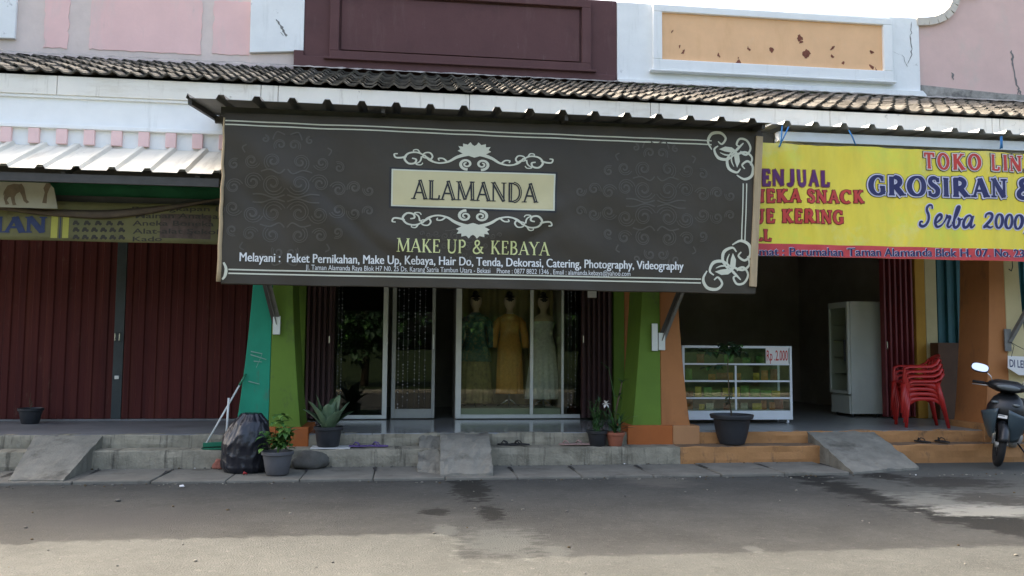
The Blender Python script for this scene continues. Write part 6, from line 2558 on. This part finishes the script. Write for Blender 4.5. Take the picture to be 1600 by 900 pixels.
# handlebar cowl with headlight
mb = MB()
loft(mb, [(-.16, .93, .10, .07, .07), (-.13, .97, .20, .14, .08), (-.12, 1.01, .225, .17, .09), (-.13, 1.05, .20, .15, .09), (-.15, 1.085, .12, .08, .07)], m_scblk, X=WS)
mb.build('handlebar_cowl', SC, smooth='all')
mb = MB()
mb.ball((0, .035, 1.005), .135, .035, .038, m_lamp, 18, 8, STEER)
mb.build('headlight', SC, smooth='all')
for s in (-1, 1):
    mb = MB()
    mb.tube([WS(s * .15, -.15, 1.00), WS(s * .24, -.18, 1.01)], .014, m_scblk, 8)
    mb.tube([WS(s * .24, -.18, 1.01), WS(s * .37, -.23, 1.005)], .019, m_rubber, 8)
    mb.build('grip', SC, smooth='all')
    mb = MB()
    mb.tube([WS(s * .17, -.10, .99), WS(s * .26, -.11, .985), WS(s * .38, -.17, .975)], [.008, .007, .006], m_alud, 6)
    mb.build('brake_lever', SC, smooth='all')
    mb = MB()
    mb.tube([WS(s * .16, -.13, 1.04), WS(s * .19, -.14, 1.11), WS(s * .26, -.14, 1.165)], .006, m_chrome, 6)
    st_ = mb.build('mirror_stem', SC, smooth='all')
    mc = WS(s * .32, -.14, 1.20)
    if s < 0:
        # turned so far that its glass faces the road and the sky
        nz_ = (Vector((-.43, -.79, .44))).normalized()
    else:
        nz_ = (-FW + Vector((0, 0, .1))).normalized()
    zax = nz_
    xax = (LFT - zax * LFT.dot(zax)).normalized()
    yax = zax.cross(xax)
    MT = Matrix(((xax.x, yax.x, zax.x, mc.x), (xax.y, yax.y, zax.y, mc.y), (xax.z, yax.z, zax.z, mc.z), (0, 0, 0, 1)))
    outl = [(math.copysign(abs(math.cos(a)) ** .75, math.cos(a)) * .105, math.copysign(abs(math.sin(a)) ** .75, math.sin(a)) * .062) for a in [i * 2 * PI / 24 for i in range(24)]]
    mb = MB()
    mb.prism(outl, 'z', -.025, .0, m_scblk, MT)
    mh = mb.build('mirror', SC, bevel=.006)
    mb = MB()
    mb.prism([(x * .9, y * .88) for x, y in outl], 'z', .0015, .003, m_mirror, MT)
    mb.build('mirror_glass', mh)
# floor, body, seat, tail, engine
mb = MB()
loft(mb, [(-.48, .30, .13, .28, .22), (-.48, .36, .15, .30, .24), (-.48, .39, .14, .28, .22)], m_scblk)
mb.build('footboard', SC, smooth='all')
mb = MB()
loft(mb, [(-.98, .36, .13, .28, .36), (-1.0, .50, .17, .32, .48), (-1.05, .64, .17, .32, .52), (-1.08, .72, .14, .30, .48)], m_scblk)
mb.build('body', SC, smooth='all')
mb = MB()
loft(mb, [(-1.02, .71, .13, .36, .46), (-1.02, .76, .155, .40, .50), (-1.02, .80, .13, .36, .46), (-1.02, .815, .06, .25, .36)], m_rubber)
mb.build('seat', SC, smooth='all')
mb = MB()
mb.tube([W(-.16, -.75, .25), W(-.19, -1.1, .28), W(-.2, -1.5, .36)], [.03, .05, .055], m_scblk, 10)
mb.build('exhaust', SC, smooth='all')
mb = MB()
loft(mb, [(-1.0, .18, .10, .22, .3), (-1.0, .30, .13, .3, .34), (-1.0, .38, .10, .24, .3)], m_alud)
mb.build('engine', SC, smooth='all')
mb = MB()
g_ = W(.12, -.62, .27)
foot = g_ + LF * .17 + FW * .04
foot.z = .022
mb.tube([g_, g_.lerp(foot, .6), foot], [.011, .011, .010], m_scblk, 8)
mb.tube([foot + FW * .03, foot - FW * .03], .012, m_scblk, 8)
mb.build('side_stand', SC, smooth='all')

# ------------------------------------------------------------------ across the road, behind the camera: the trees the glass mirrors
def far_tree(x, y, h, r, seed, label):
    rr = random.Random(seed)
    t = thing('tree', label, 'tree', (x, y, 0), 'trees across the road')
    mb = MB()
    mb.tube([(x, y, -.03), (x + .1, y, h * .35), (x - .05, y, h * .7)], [.16, .12, .05], m_bark, 8)
    mb.build('trunk', t, smooth='all')
    ml = MB()
    for i in range(1500):
        d = Vector((rr.gauss(0, 1), rr.gauss(0, 1), rr.gauss(0, 1))).normalized()
        q = rr.random() ** .4
        lump = 1 + .35 * noise.noise(d * 2 + Vector((seed, 0, 0)))
        p = Vector((x, y, h * .62)) + Vector((d.x * r, d.y * r, d.z * h * .42)) * q * lump
        leaf(ml, p, rdir(rr, -40, 40), .36, .22, m_leafd if rr.random() < .6 else m_leaf, .5, 2)
    ml.build('crown', t)
    return t


for i, x in enumerate((-13, -7.5, -2, 4, 9.5, 15, 21)):
    far_tree(x + rnd.uniform(-.8, .8), -19 + rnd.uniform(-1.5, 1.5), 4.2 + rnd.uniform(-.6, 1.2), 2.6, 40 + i, 'leafy green tree across the road, opposite the shops')
